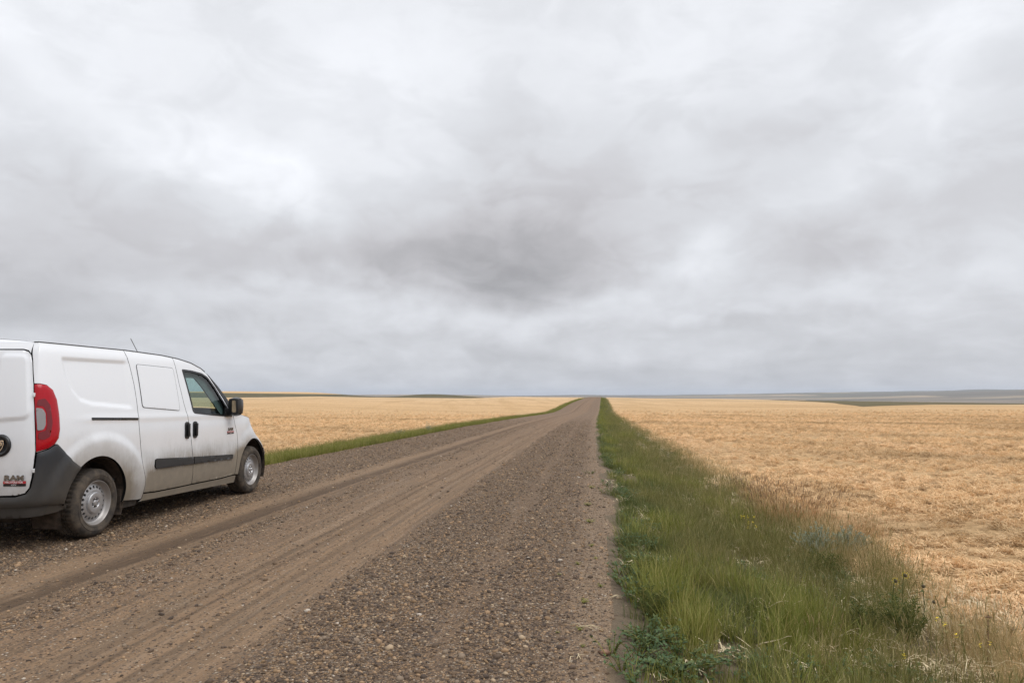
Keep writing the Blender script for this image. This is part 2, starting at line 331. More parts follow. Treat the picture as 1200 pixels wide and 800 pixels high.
# ---------------------------------------------------------------- road
m_road, nt, b, out = newmat('gravel_road')
tc = nt.nodes.new('ShaderNodeTexCoord'); P = tc.outputs['Object']; sp = N(nt, 'ShaderNodeSeparateXYZ', {0: P}); X, Y, Z = sp.outputs
X = bendX(nt, X, Y)
wob = M(nt, 'MULTIPLY', M(nt, 'SUBTRACT', NOISE(nt, SCALEV(nt, P, (.0, .15, 0)), 1.0, 3, .5), .5), .12)
rag = M(nt, 'MULTIPLY', M(nt, 'SUBTRACT', NOISE(nt, SCALEV(nt, P, (1, .35, 1)), 4.0, 4, .65), .5), .34)
U = M(nt, 'ADD', X, wob); U2 = M(nt, 'ADD', U, rag)
def prof(stops, src, interp='LINEAR'):     # value profile across the road, metres -> 0..1
    f = N(nt, 'ShaderNodeMapRange', {'Value': src, 'From Min': -7.0, 'From Max': 1.0}).outputs[0]
    return RAMP(nt, f, [((s + 7) / 8, v) for s, v in stops], interp)
grav = prof([(-6.6, .9), (-5.9, .75), (-4.75, .8), (-4.42, .7), (-4.25, .10), (-3.95, .05), (-3.60, .10), (-3.47, .55), (-3.33, .5), (-3.22, .25), (-2.75, .12), (-1.88, .08), (-1.66, .85), (-1.45, 1.0), (-1.0, .95), (-.93, .35), (-.82, .35), (-.72, .92), (-.35, .85), (-.12, .3), (.1, .2)], U2)
track = prof([(-4.05, 0), (-3.98, .35), (-3.88, .8), (-3.72, .9), (-3.64, .15), (-3.60, .5), (-3.52, 0), (-2.66, 0), (-2.62, .6), (-2.58, .1), (-2.53, .1), (-2.50, .6), (-2.46, 0), (-2.27, 0), (-2.24, .55), (-2.19, .1), (-2.13, .1), (-2.10, .5), (-2.05, 0), (-1.85, 0), (-1.8, .3), (-1.72, 0)], U)
stre = NOISE(nt, SCALEV(nt, P, (26, .35, 1)), 1.0, 4, .6, .3); stre2 = NOISE(nt, SCALEV(nt, P, (7, .15, 1)), 1.0, 3, .6, .2)
fine = NOISE(nt, P, 60, 4, .7); mid = NOISE(nt, SCALEV(nt, P, (1, .5, 1)), 3.2, 5, .65)
dirt = MIX(nt, mid, (.170, .100, .056), (.258, .166, .094)); dirt = MIX(nt, M(nt, 'MULTIPLY', SS(nt, stre, .44, .60), .80), dirt, (.092, .064, .041))
dirt = MIX(nt, M(nt, 'MULTIPLY', SS(nt, stre2, .5, .7), .4), dirt, (.31, .24, .175)); dirt = MIX(nt, M(nt, 'MULTIPLY', fine, .35), dirt, (.11, .082, .058))
pale = prof([(-4.4, 0), (-4.25, 1), (-3.9, 1), (-3.55, .9), (-3.45, 0), (-3.05, .0), (-2.9, .5), (-2.7, .7), (-2.45, .7), (-2.3, .8), (-2.0, .8), (-1.8, .2)], U)
dirt = MIX(nt, M(nt, 'MULTIPLY', pale, .28), dirt, (.295, .202, .122))
onr = SS(nt, U, -1.75, -1.6, 1.0, 0.0)
dirt = MIX(nt, onr, (.135, .089, .054), dirt)
dirt = MIX(nt, M(nt, 'MULTIPLY', SS(nt, U2, -.35, -.05), .8), dirt, MIX(nt, mid, (.185, .128, .083), (.25, .185, .122)))
vA, cA, sA = stone_color(nt, P, 62); vB, cB, sB = stone_color(nt, P, 110)
near_d = N(nt, 'ShaderNodeVectorMath', {0: P}, operation='LENGTH').outputs['Value']
pick = M(nt, 'LESS_THAN', sA.outputs[1], M(nt, 'MULTIPLY', grav, .85)); pickB = M(nt, 'LESS_THAN', sB.outputs[1], M(nt, 'ADD', M(nt, 'MULTIPLY', grav, .8), .10))
edgeA = SS(nt, vA.outputs['Distance'], .35, .62, 1, .35)
col = MIX(nt, pickB, dirt, cB); col = MIX(nt, pick, col, cA); col = MIX(nt, M(nt, 'MULTIPLY', pick, M(nt, 'SUBTRACT', 1.0, edgeA)), col, (.05, .038, .028))
trk = M(nt, 'MULTIPLY', track, SS(nt, NOISE(nt, SCALEV(nt, P, (14, 1.2, 1)), 1.0, 3, .6), .25, .48))
col = MIX(nt, M(nt, 'MULTIPLY', trk, .95), col, (.055, .037, .024))
col = MIX(nt, SS(nt, mid, .5, .8, 0, .2), col, (.11, .078, .052))
col = MIX(nt, SS(nt, near_d, 4, 50, .12, .38), col, (.200, .122, .074))
setp(nt, b, Base_Color=col, Roughness=.92); b.inputs['Specular IOR Level'].default_value = .2
tread = N(nt, 'ShaderNodeTexWave', {'Vector': P, 'Scale': 9.0, 'Distortion': 1.0}, bands_direction='Y').outputs[1]
hA = M(nt, 'MULTIPLY', pick, M(nt, 'SUBTRACT', .7, vA.outputs['Distance'])); hB = M(nt, 'MULTIPLY', pickB, M(nt, 'SUBTRACT', .6, vB.outputs['Distance']))
hsum = M(nt, 'ADD', M(nt, 'ADD', hA, M(nt, 'MULTIPLY', hB, .5)), M(nt, 'ADD', M(nt, 'MULTIPLY', fine, .3), M(nt, 'MULTIPLY', stre, 1.6)))
hsum = M(nt, 'ADD', hsum, M(nt, 'MULTIPLY', M(nt, 'MULTIPLY', track, tread), .5))
BUMP(nt, b, hsum, SS(nt, near_d, 20, 90, 1, .3), .012)
rx = np.arange(-6.95, .56, .034); ry = axis(2.0, 9.0, .03, 1.02, -60, 560)
road = sheet('gravel_road', rx, ry, road_z, m_road, True); tag(road, kind='structure')
# ================================================================ van: surface of the body
# local frame: X right, Y forward, Z up, origin on the ground below the middle of the rear axle.
# s runs along the plan outline from the rear centre, along the right side (there s = Y) to the nose.
_cp = [(0.0, -.835), (.25, -.833), (.5, -.825), (.70, -.808), (.80, -.785), (.855, -.745), (.885, -.68), (.897, -.58), (.903, -.4), (.905, 0), (.907, .6), (.908, 1.2), (.907, 1.8), (.905, 2.3),
       (.905, 2.75), (.902, 3.05), (.892, 3.28), (.868, 3.46), (.82, 3.62), (.71, 3.78), (.50, 3.90), (.25, 3.96), (0, 3.98)]
def _cat(p, n=24):
    p = [np.array(q) for q in p]; p = [2 * p[0] - p[1]] + p + [2 * p[-1] - p[-2]]; o = []
    for i in range(1, len(p) - 2):
        for k in range(n):
            t = k / n; a, b_, c, d_ = p[i - 1:i + 3]
            o.append(.5 * (2 * b_ + (c - a) * t + (2 * a - 5 * b_ + 4 * c - d_) * t * t + (3 * b_ - a - 3 * c + d_) * t ** 3))
    o.append(p[-2]); return np.array(o)
_pl = _cat(_cp); _ds = np.r_[0, np.cumsum(np.hypot(*np.diff(_pl, axis=0).T))]
_S = _ds - np.interp(1.0, _pl[:, 1][200:400], _ds[200:400]) + 1.0 if False else _ds
_k = np.argmin(np.abs(_pl[:, 1] - 1.0)); _S = _ds - _ds[_k] + 1.0
_tx = np.gradient(_pl[:, 0], _S); _ty = np.gradient(_pl[:, 1], _S); _tl = np.hypot(_tx, _ty); _tx /= _tl; _ty /= _tl
S0, S1 = float(_S[0]), float(_S[-1])
_TZ = [.18, .28, .38, .55, .75, .95, 1.08, 1.18, 1.30, 1.45, 1.60, 1.70, 1.76, 1.80, 1.83]
_TD = [.060, .030, .012, .002, .0, .002, .010, .020, .036, .060, .088, .108, .124, .146, .18]
_TZd = np.linspace(.1, 1.9, 120); _TDd = np.convolve(np.pad(np.interp(_TZd, _TZ, _TD), 4, mode='edge'), np.ones(9) / 9, 'valid')
def sst(a, b_, x):
    t = min(1.0, max(0.0, (x - a) / (b_ - a))); return t * t * (3 - 2 * t)
def sdseg(px, pz, a, b_):
    vx, vz = b_[0] - a[0], b_[1] - a[1]; t = max(0, min(1, ((px - a[0]) * vx + (pz - a[1]) * vz) / (vx * vx + vz * vz)))
    return math.hypot(px - a[0] - t * vx, pz - a[1] - t * vz)
def inpoly(x, y, poly):
    c = False; j = len(poly) - 1
    for i in range(len(poly)):
        xi, yi = poly[i]; xj, yj = poly[j]
        if (yi > y) != (yj > y) and x < (xj - xi) * (y - yi) / (yj - yi) + xi: c = not c
        j = i
    return c
def sdpoly(x, y, poly):
    d_ = min(sdseg(x, y, poly[i], poly[(i + 1) % len(poly)]) for i in range(len(poly)))
    return -d_ if inpoly(x, y, poly) else d_
def inset(s, z):
    d_ = float(np.interp(z, _TZd, _TDd))
    if s > 2.85: d_ += sst(2.85, 3.95, s) * .50 * max(0, (z - .50) / .5) ** 1.7
    return d_
REAR_ARCH = (-.048, .338, .424); FRONT_ARCH = (3.085, .360, .388)
REC = [(-.44, 1.665), (.62, 1.680), (.62, 1.205), (-.12, 1.262), (-.27, 1.300), (-.37, 1.40), (-.42, 1.52)]
RECR = [(-1.60 + .885 - .70, 1.66)]
def emboss(s, z):
    e = 0.0
    if -.75 < s < .62 and z > .8 and z > 1.1:      # pressed panel behind the sliding door (a ledge, blended with the belt)
        q = sdpoly(s, z, REC); e -= .016 * (1 - sst(-.012, .014, q)) * (1 - sst(.41, .49, s))
    r = math.hypot((s - .0) * .92, z - .30); e += .020 * (1 - sst(.60, .70, r)) * sst(.2, .5, z)
    r = math.hypot(s - 3.085, (z - .34)); e += .014 * (1 - sst(.46, .60, r)) * (1 - sst(3.2, 3.5, s))
    e += .006 * math.exp(-((z - (1.115 - .01 * s)) / .03) ** 2) * sst(-.5, 0, s) * (1 - sst(2.5, 2.9, s))   # belt line
    return e
def surf(s, z, out=0.0):
    x = float(np.interp(s, _S, _pl[:, 0])); y = float(np.interp(s, _S, _pl[:, 1])); tx = float(np.interp(s, _S, _tx)); ty = float(np.interp(s, _S, _ty))
    l = math.hypot(tx, ty); nx, ny = ty / l, -tx / l
    o = out - inset(s, z) + emboss(s, z)
    x2, y2 = x + nx * o, y + ny * o
    return Vector((max(x2, 0.0), y2, z))
_ZT = [(-9, 1.800), (-.4, 1.800), (.5, 1.800), (1.1, 1.783), (1.4, 1.760), (1.65, 1.722), (1.85, 1.665), (2.0, 1.595), (2.2, 1.455), (2.45, 1.25), (2.62, 1.115), (2.75, 1.075), (3.0, 1.035), (3.25, .985), (3.5, .925), (3.8, .86), (4.2, .80), (9, .78)]
def ztop(s): return float(np.interp(s, [p[0] for p in _ZT], [p[1] for p in _ZT]))

VAN_X, VAN_Y, VAN_ROT = -4.6815 - .872, 6.4068, -.00204
# ---------------------------------------------------------------- van materials
def paintmat(name, base, rough, coat, dust=True, metal=0.0):
    m, nt, b, out = newmat(name); P = nt.nodes.new('ShaderNodeTexCoord').outputs['Object']; sp = N(nt, 'ShaderNodeSeparateXYZ', {0: P}); X, Y, Z = sp.outputs
    n1 = NOISE(nt, SCALEV(nt, P, (1, 1, 1)), 2.6, 5, .6); n2 = NOISE(nt, SCALEV(nt, P, (1, 7, 1.2)), 7, 4, .65); n3 = NOISE(nt, P, 45, 3, .7)
    zz = M(nt, 'ADD', Z, M(nt, 'MULTIPLY', M(nt, 'SUBTRACT', n1, .5), .34)); zz = M(nt, 'ADD', zz, M(nt, 'MULTIPLY', M(nt, 'SUBTRACT', n2, .5), .16))
    door = M(nt, 'MULTIPLY', SS(nt, Y, .62, .8), SS(nt, Y, 2.35, 2.9, 1, .55))
    heavy = M(nt, 'MULTIPLY', SS(nt, zz, .38, .82, 1, 0), M(nt, 'ADD', .36, M(nt, 'MULTIPLY', door, .64)))
    light = M(nt, 'MULTIPLY', SS(nt, zz, .40, 1.20, 1, 0), .24)
    specks = M(nt, 'MULTIPLY', SS(nt, n3, .60, .72), SS(nt, zz, .35, 1.0, .45, 0))
    def ring(cy, amt):
        q = N(nt, 'ShaderNodeVectorMath', {0: N(nt, 'ShaderNodeCombineXYZ', {0: 0.0, 1: M(nt, 'SUBTRACT', Y, cy), 2: M(nt, 'SUBTRACT', Z, .34)}).outputs[0]}, operation='LENGTH').outputs['Value']
        return M(nt, 'MULTIPLY', SS(nt, M(nt, 'ADD', q, M(nt, 'MULTIPLY', M(nt, 'SUBTRACT', n1, .5), .30)), .40, .72, 1, 0), amt)
    arch = M(nt, 'MAXIMUM', ring(-.05, .42), ring(3.085, .38))
    dd = M(nt, 'MAXIMUM', M(nt, 'ADD', M(nt, 'ADD', heavy, light), arch), specks, clamp=True); dd = M(nt, 'MINIMUM', dd, .93)
    dc = MIX(nt, NOISE(nt, P, 12, 3, .6), (.125, .095, .058), (.225, .178, .118))
    if not dust: dd = M(nt, 'MULTIPLY', dd, .28)
    col = MIX(nt, dd, base, dc); film = MIX(nt, .5, base, (.60, .55, .48))
    setp(nt, b, Base_Color=col, Metallic=metal, Roughness=M(nt, 'ADD', rough, M(nt, 'MULTIPLY', dd, .5), clamp=True))
    b.inputs['Coat Weight'].default_value = coat; b.inputs['Coat Roughness'].default_value = .06
    if coat: nt.links.new(M(nt, 'MULTIPLY', M(nt, 'SUBTRACT', 1.0, dd), coat, clamp=True), b.inputs['Coat Weight'])
    return m
def simple(name, c, rough=.5, metal=0.0, coat=0.0, var=0.0, scale=20, spec=.5):
    m, nt, b, out = newmat(name)
    if var:
        P = nt.nodes.new('ShaderNodeTexCoord').outputs['Object']
        col = MIX(nt, SS(nt, NOISE(nt, P, scale, 4, .6), .3, .7), tuple(x * (1 - var) for x in c), tuple(min(1, x * (1 + var)) for x in c)); setp(nt, b, Base_Color=col)
    else: setp(nt, b, Base_Color=c)
    setp(nt, b, Roughness=rough, Metallic=metal); b.inputs['Coat Weight'].default_value = coat; b.inputs['Specular IOR Level'].default_value = spec
    return m
m_paint = paintmat('white_paint', (.77, .79, .82), .32, .8)
m_bump = paintmat('dark_plastic', (.013, .016, .021), .48, 0.0, dust=False)
m_gap = simple('gap_shade', (.012, .012, .012), .9, spec=.02)  # near-black for panel edges: shade inside the shut lines put into the colour
m_seal = simple('grey_seal', (.075, .078, .082), .7, spec=.2)
m_black = simple('black_plastic', (.014, .014, .015), .30)
m_under = simple('underbody', (.035, .028, .022), .95, var=.5, scale=8)
m_liner = simple('wheel_liner', (.050, .036, .026), .97, var=.6, scale=14)
m_seat = simple('seat_fabric', (.035, .035, .038), .9, var=.3, scale=60)
m_dash = simple('dashboard_plastic', (.022, .023, .025), .6)
m_trim = simple('interior_trim', (.13, .145, .155), .8)
m_chrome = simple('chrome', (.72, .72, .74), .16, 1.0)
m_redb = simple('badge_red', (.45, .02, .03), .3, coat=.5)
m_strip = simple('strip_plastic', (.026, .026, .027), .5, var=.15, scale=6)
# tyre: dusty rubber
m_tyre, nt, b, out = newmat('tyre_rubber'); P = nt.nodes.new('ShaderNodeTexCoord').outputs['Object']
dn = NOISE(nt, P, 9, 4, .65); c = MIX(nt, SS(nt, dn, .30, .75), (.040, .035, .031), (.120, .095, .072)); setp(nt, b, Base_Color=c, Roughness=.9); b.inputs['Specular IOR Level'].default_value = .25
m_rim, nt, b, out = newmat('silver_steel'); P = nt.nodes.new('ShaderNodeTexCoord').outputs['Object']
rr = N(nt, 'ShaderNodeVectorMath', {0: SCALEV(nt, P, (0, 1, 1))}, operation='LENGTH').outputs['Value']
dn = SS(nt, NOISE(nt, P, 16, 4, .7), .35, .75); dn = M(nt, 'MAXIMUM', M(nt, 'MULTIPLY', dn, .5), SS(nt, rr, .150, .20, .05, .55))
c = MIX(nt, dn, (.44, .44, .45), (.19, .15, .11)); setp(nt, b, Base_Color=c, Roughness=.38, Metallic=M(nt, 'SUBTRACT', .75, M(nt, 'MULTIPLY', dn, .7), clamp=True))
# lamp lenses
m_red, nt, b, out = newmat('red_lens'); P = nt.nodes.new('ShaderNodeTexCoord').outputs['Object']
wv = N(nt, 'ShaderNodeTexWave', {'Vector': P, 'Scale': 26.0, 'Distortion': 0.0}, bands_direction='Z').outputs[1]
setp(nt, b, Base_Color=MIX(nt, M(nt, 'MULTIPLY', wv, .35), (.42, .001, .010), (.20, .0005, .005)), Roughness=.22); b.inputs['Specular IOR Level'].default_value = .35; b.inputs['Coat Weight'].default_value = .12
m_dred = simple('dark_red_lens', (.15, .002, .007), .18, coat=.3)
m_clear = simple('clear_lens', (.27, .25, .25), .12, coat=1.0, metal=.3)
m_head = simple('headlamp_lens', (.62, .64, .66), .08, coat=1.0, metal=.6)
m_glass, nt, b, out = newmat('tinted_glass')
tr = N(nt, 'ShaderNodeBsdfTransparent', {'Color': (.66, .80, .76, 1)}); gl = N(nt, 'ShaderNodeBsdfGlossy', {'Color': (1, 1, 1, 1), 'Roughness': .01})
ge = nt.nodes.new('ShaderNodeNewGeometry'); ct = M(nt, 'ABSOLUTE', N(nt, 'ShaderNodeVectorMath', {0: ge.outputs['Normal'], 1: ge.outputs['Incoming']}, operation='DOT_PRODUCT').outputs['Value'])
fr = M(nt, 'ADD', .06, M(nt, 'MULTIPLY', M(nt, 'POWER', M(nt, 'SUBTRACT', 1.0, ct, clamp=True), 5.0), .94)); mx = N(nt, 'ShaderNodeMixShader', {0: fr, 1: tr.outputs[0], 2: gl.outputs[0]}); nt.links.new(mx.outputs[0], out.inputs[0])
m_mirror = simple('mirror_glass', (.62, .68, .66), .02, 1.0)

# ---------------------------------------------------------------- panel builder
def dens(poly, step, closed=True):
    o = []; n = len(poly)
    for i in range(n if closed else n - 1):
        a, b_ = poly[i], poly[(i + 1) % n]; k = max(1, int(math.ceil(math.hypot(a[0] - b_[0], a[1] - b_[1]) / step)))
        for j in range(k): o.append((a[0] + (b_[0] - a[0]) * j / k, a[1] + (b_[1] - a[1]) * j / k))
    if not closed: o.append(tuple(poly[-1]))
    return o
def area(p): return .5 * sum(p[i][0] * p[(i + 1) % len(p)][1] - p[(i + 1) % len(p)][0] * p[i][1] for i in range(len(p)))
def shrink(p, g):
    n = len(p); sg = 1 if area(p) > 0 else -1; o = []
    for i in range(n):
        a, b_, c = p[i - 1], p[i], p[(i + 1) % n]
        d1 = (b_[0] - a[0], b_[1] - a[1]); d2 = (c[0] - b_[0], c[1] - b_[1]); l1 = math.hypot(*d1) or 1; l2 = math.hypot(*d2) or 1
        n1 = (-d1[1] / l1 * sg, d1[0] / l1 * sg); n2 = (-d2[1] / l2 * sg, d2[0] / l2 * sg); m_ = (n1[0] + n2[0], n1[1] + n2[1]); q = 1 + n1[0] * n2[0] + n1[1] * n2[1]
        o.append((b_[0] + g * m_[0] / max(q, .35), b_[1] + g * m_[1] / max(q, .35)))
    return o
def rnd(poly, rad, n=5):
    """round the corners of a polygon; rad a number or a list"""
    o = []; N_ = len(poly)
    for i in range(N_):
        a, b_, c = poly[i - 1], poly[i], poly[(i + 1) % N_]; r = rad[i] if isinstance(rad, (list, tuple)) else rad
        if r <= 0: o.append(b_); continue
        l1 = math.hypot(a[0] - b_[0], a[1] - b_[1]); l2 = math.hypot(c[0] - b_[0], c[1] - b_[1]); r = min(r, l1 * .48, l2 * .48)
        p = (b_[0] + (a[0] - b_[0]) / l1 * r, b_[1] + (a[1] - b_[1]) / l1 * r); q = (b_[0] + (c[0] - b_[0]) / l2 * r, b_[1] + (c[1] - b_[1]) / l2 * r)
        for k in range(n + 1):
            t = k / n; o.append((p[0] * (1 - t) ** 2 + 2 * b_[0] * t * (1 - t) + q[0] * t * t, p[1] * (1 - t) ** 2 + 2 * b_[1] * t * (1 - t) + q[1] * t * t))
    return o
def panel_mesh(name, poly, mats, holes=(), gap=.0035, step=.022, out=0.0, depth=.028, hole_gap=None, crown=0.0, fn=surf):
    poly = shrink(dens(poly, step * .8), gap) if gap else dens(poly, step * .8)
    if area(poly) < 0: poly = poly[::-1]
    hs = []
    for h_ in holes:
        q = dens(h_, step * .6); q = q if area(q) > 0 else q[::-1]; hs.append(q)
    V_ = [Vector(p) for p in poly]; E_ = [(i, (i + 1) % len(poly)) for i in range(len(poly))]; loops = [list(range(len(poly)))]
    for q in hs:
        b0 = len(V_); V_ += [Vector(p) for p in q]; E_ += [(b0 + i, b0 + (i + 1) % len(q)) for i in range(len(q))]; loops.append([b0 + i for i in range(len(q))])
    s0 = min(p[0] for p in poly); s1 = max(p[0] for p in poly); z0 = min(p[1] for p in poly); z1 = max(p[1] for p in poly)
    pp = np.array(poly + [p for q in hs for p in q])
    zi = z0 + step / 2; row = 0
    while zi < z1:
        si = s0 + (row % 2) * step / 2
        while si < s1:
            if np.min((pp[:, 0] - si) ** 2 + (pp[:, 1] - zi) ** 2) > (step * .45) ** 2 and inpoly(si, zi, poly) and not any(inpoly(si, zi, q) for q in hs): V_.append(Vector((si, zi)))
            si += step
        zi += step; row += 1
    vo, eo, fo, ov, oe, of = delaunay_2d_cdt(V_, E_, [], 0, 1e-6)
    F_ = []
    for f in fo:
        cx = sum(vo[i][0] for i in f) / len(f); cz = sum(vo[i][1] for i in f) / len(f)
        if inpoly(cx, cz, poly) and not any(inpoly(cx, cz, q) for q in hs): F_.append(list(f))
    idx = {}
    for new, olds in enumerate(ov):
        for o_ in olds: idx[o_] = new
    cr = (lambda p: crown * (1 - math.exp(-max(0, -sdpoly(p[0], p[1], poly)) / .02))) if crown else (lambda p: 0)
    v3 = [fn(p[0], p[1], out + cr(p)) for p in vo]; faces = list(F_); fm = [0] * len(F_)
    # outward orientation test
    f = faces[len(faces) // 2]; nn = (v3[f[1]] - v3[f[0]]).cross(v3[f[2]] - v3[f[0]]); pm = vo[f[0]]; on = fn(pm[0], pm[1], out + .01) - fn(pm[0], pm[1], out)
    if nn.dot(on) < 0: faces = [q[::-1] for q in faces]
    nv = len(v3)
    for L in loops:
        L = [idx[i] for i in L]; base = len(v3)
        for i in L: v3.append(v3[i].copy())
        for i in L: v3.append(fn(vo[i][0], vo[i][1], out - depth))
        n_ = len(L)
        for k in range(n_):
            a, b_ = k, (k + 1) % n_
            faces.append([base + a, base + b_, base + n_ + b_, base + n_ + a]); fm.append(1)
    used = sorted({i for f in faces for i in f}); rm = {o_: n_ for n_, o_ in enumerate(used)}
    me = mesh(name, [v3[i] for i in used], [[rm[i] for i in f] for f in faces], mats, True, fm)
    return me
def mirror_mesh(me, name):
    m2 = me.copy(); m2.name = name
    m2.transform(Matrix.Scale(-1, 4, (1, 0, 0))); m2.flip_normals(); return m2
def both(name, me, parentR, parentL=None, label=None):
    r_ = link(name, me, parentR); l_ = link(name, mirror_mesh(me, name), parentL or parentR)
    if label: r_['label'] = label
    return r_, l_
def arc_poly(arch, a0, a1, n=28, dr=0):
    cx, cz, rad = arch; return [(cx + (rad + dr) * math.cos(math.radians(a0 + (a1 - a0) * i / n)), cz + (rad + dr) * math.sin(math.radians(a0 + (a1 - a0) * i / n))) for i in range(n + 1)]

van = bpy.data.objects.new('delivery_van', None); COL.objects.link(van); van.location = (VAN_X, VAN_Y, 0.0); van.rotation_euler = (0, 0, VAN_ROT)
tag(van, 'white panel van with mud-splashed lower sides parked on the gravel road', 'van')
PM = [m_paint, m_gap]
# outlines in (s, z)
SLIDE = [(.463, 1.804), (.478, 1.74), (.500, 1.62), (.527, 1.45), (.541, 1.28), (.549, 1.12), (.562, .98), (.583, .84), (.603, .74), (.633, .60), (.665, .52), (.690, .465), (.694, .42), (.690, .37), (.684, .325)]
BSEAM = [(1.300, 1.768), (1.318, 1.667), (1.344, 1.467), (1.394, 1.25), (1.448, 1.10), (1.503, .924), (1.561, .673), (1.590, .53), (1.602, .40), (1.604, .305)]
FSEAM = [(2.500, 1.115), (2.530, 1.03), (2.560, .95), (2.612, .842), (2.638, .73), (2.636, .64), (2.622, .54), (2.608, .42), (2.602, .31)]
RSEAM = [(-.905, 1.800), (-.885, 1.70), (-.860, 1.622), (-.817, 1.437), (-.787, 1.231), (-.771, 1.05), (-.760, .869), (-.767, .757), (-.777, .646), (-.792, .556), (-.822, .512), (-.90, .493)]
TAIL = [(-.812, 1.433), (-.74, 1.437), (-.66, 1.425), (-.60, 1.385), (-.565, 1.300), (-.550, 1.17), (-.547, 1.04), (-.560, .965), (-.598, .916), (-.665, .882), (-.764, .855), (-.772, 1.05), (-.789, 1.231)]
topline = lambda a, b_, n=20: [(a + (b_ - a) * i / n, ztop(a + (b_ - a) * i / n)) for i in range(n + 1)]
BUMPTOP = [(-.764, .850), (-.665, .875), (-.598, .910), (-.568, .908), (-.489, .839), (-.414, .755), (-.300, .682)]
# rear quarter
a_end = 180 - math.degrees(math.asin((.685 - REAR_ARCH[1]) / REAR_ARCH[2]))
quarter = [p for p in RSEAM[:6]] + [(-.806, 1.433)]
quarter = RSEAM[:4] + [(-.812, 1.437)] + TAIL[1:11][::1] + BUMPTOP[1:] + arc_poly(REAR_ARCH, a_end, -8) + [(.372, .285), (.62, .262), (.684, .262), (.684, .325)] + SLIDE[::-1][1:] + [(.463 - .05 * i, ztop(.463 - .05 * i) + .004) for i in range(1, 27)]
def clean(p, e=.006):
    o = [p[0]]
    for q in p[1:]:
        if math.hypot(q[0] - o[-1][0], q[1] - o[-1][1]) > e: o.append(q)
    if math.hypot(o[0][0] - o[-1][0], o[0][1] - o[-1][1]) < e: o.pop()
    return o
RAIL = [(-.146, 1.106), (.545, 1.084), (.543, 1.111), (-.146, 1.134)]
RAILF = [(-.180, 1.098), (.552, 1.076), (.546, 1.158), (-.180, 1.176)]
qm = panel_mesh('rear_quarter_panel', clean(quarter), PM, step=.019)
both('rear_quarter_panel', qm, van)
rm_ = panel_mesh('slide_rail', rnd([(-.146, 1.106), (.538, 1.084), (.538, 1.108), (-.146, 1.131)], .004, 2), [m_black, m_gap], gap=0, out=.0035, depth=.01, step=.02)
both('slide_rail', rm_, van)
# sliding door
BLANK = rnd([(.600, 1.664), (1.258, 1.650), (1.300, 1.166), (.624, 1.214)], .035, 4)
slide = SLIDE + [(.9, .31), (1.3, .305)] + BSEAM[::-1] + [(1.300 - .035 * i, ztop(1.300 - .035 * i) + .004) for i in range(1, 24)]
sdm = panel_mesh('sliding_door', clean(slide), PM, step=.022)
sdr, sdl = both('sliding_door', sdm, van)
sg_ = panel_mesh('window_seal', shrink(dens(BLANK, .02), -.002), [m_seal, m_seal], gap=0, out=.0045, depth=.008, step=.014); both('window_seal', sg_, sdr, sdl)
bk = panel_mesh('window_blank', shrink(dens(BLANK, .02), .003), [m_paint, m_seal], gap=0, out=.0055, depth=.004, step=.014); both('window_blank', bk, sdr, sdl)
# front door
WIN = rnd([(1.440, 1.640), (1.640, 1.632), (1.860, 1.606), (1.980, 1.560), (2.130, 1.428), (2.250, 1.305), (2.400, 1.150), (2.480, 1.066), (2.000, 1.096), (1.575, 1.132), (1.530, 1.300)], [.02, 0, .03, .03, 0, 0, 0, .02, 0, .05, 0], 4)
door_top = [(1.300 + .025 * i, ztop(1.300 + .025 * i) + .004) for i in range(1, 23)] + [(1.90, 1.640), (1.985, 1.597)]
fdoor = BSEAM[::-1] + door_top + [(2.03, 1.555), (2.176, 1.410), (2.300, 1.290), (2.410, 1.175), (2.497, 1.100)] + FSEAM[1:] + [(2.3, .298), (1.9, .302)]
fdm = panel_mesh('front_door', clean(fdoor), PM, holes=[WIN], step=.024, depth=.03)
fdr, fdl = both('front_door', fdm, van)
GL = shrink(dens(WIN, .03), .020)
wf = panel_mesh('window_frame', shrink(dens(WIN, .03), -.004), [m_black, m_gap], holes=[GL], gap=0, out=.003, depth=.03, step=.02); both('window_frame', wf, fdr, fdl)
gm = panel_mesh('window_glass', shrink(dens(WIN, .03), .016), [m_glass, m_gap], gap=0, out=-.008, depth=.003, step=.06); both('window_glass', gm, fdr, fdl)
# door quarter-light trim triangle carrying the mirror
tri = panel_mesh('mirror_base', rnd([(2.275, 1.072), (2.470, 1.062), (2.440, 1.110), (2.330, 1.205)], .012, 3), [m_black, m_gap], gap=0, out=.012, depth=.02, step=.02); both('mirror_base', tri, fdr, fdl)
# handles
def handle_mesh(cx):
    mb = MB(); me = panel_mesh('door_handle', rnd([(cx - .046, .842), (cx + .046, .840), (cx + .046, 1.034), (cx - .046, 1.036)], .045, 6), [m_black, m_gap], gap=0, out=.010, depth=.014, step=.012)
    v = [x.co[:] for x in me.vertices]; f = [list(p.vertices) for p in me.polygons]; mb.add(v, f)
    c0 = surf(cx, .94, .026); mb.box(c0, (.022, .030, .150), bev=.009); return mesh('door_handle', mb.v, mb.f, [m_black], True)
h1 = handle_mesh(1.434); both('door_handle', h1, sdr, sdl); h2 = handle_mesh(1.600); both('door_handle', h2, fdr, fdl)
# rub strips (one on each door)
s1_ = panel_mesh('rub_strip', rnd([(.836, .582), (.860, .556), (1.582, .540), (1.572, .622), (.880, .662), (.842, .655)], [.01, .02, 0, 0, .02, .01], 4), [m_strip, m_gap], gap=0, out=.014, depth=.018, step=.022); both('rub_strip', s1_, sdr, sdl)
s2_ = panel_mesh('rub_strip', rnd([(1.597, .540), (2.500, .520), (2.512, .570), (2.490, .578), (1.587, .622)], [0, .012, .012, .01, 0], 4), [m_strip, m_gap], gap=0, out=.014, depth=.018, step=.022); both('rub_strip', s2_, fdr, fdl)
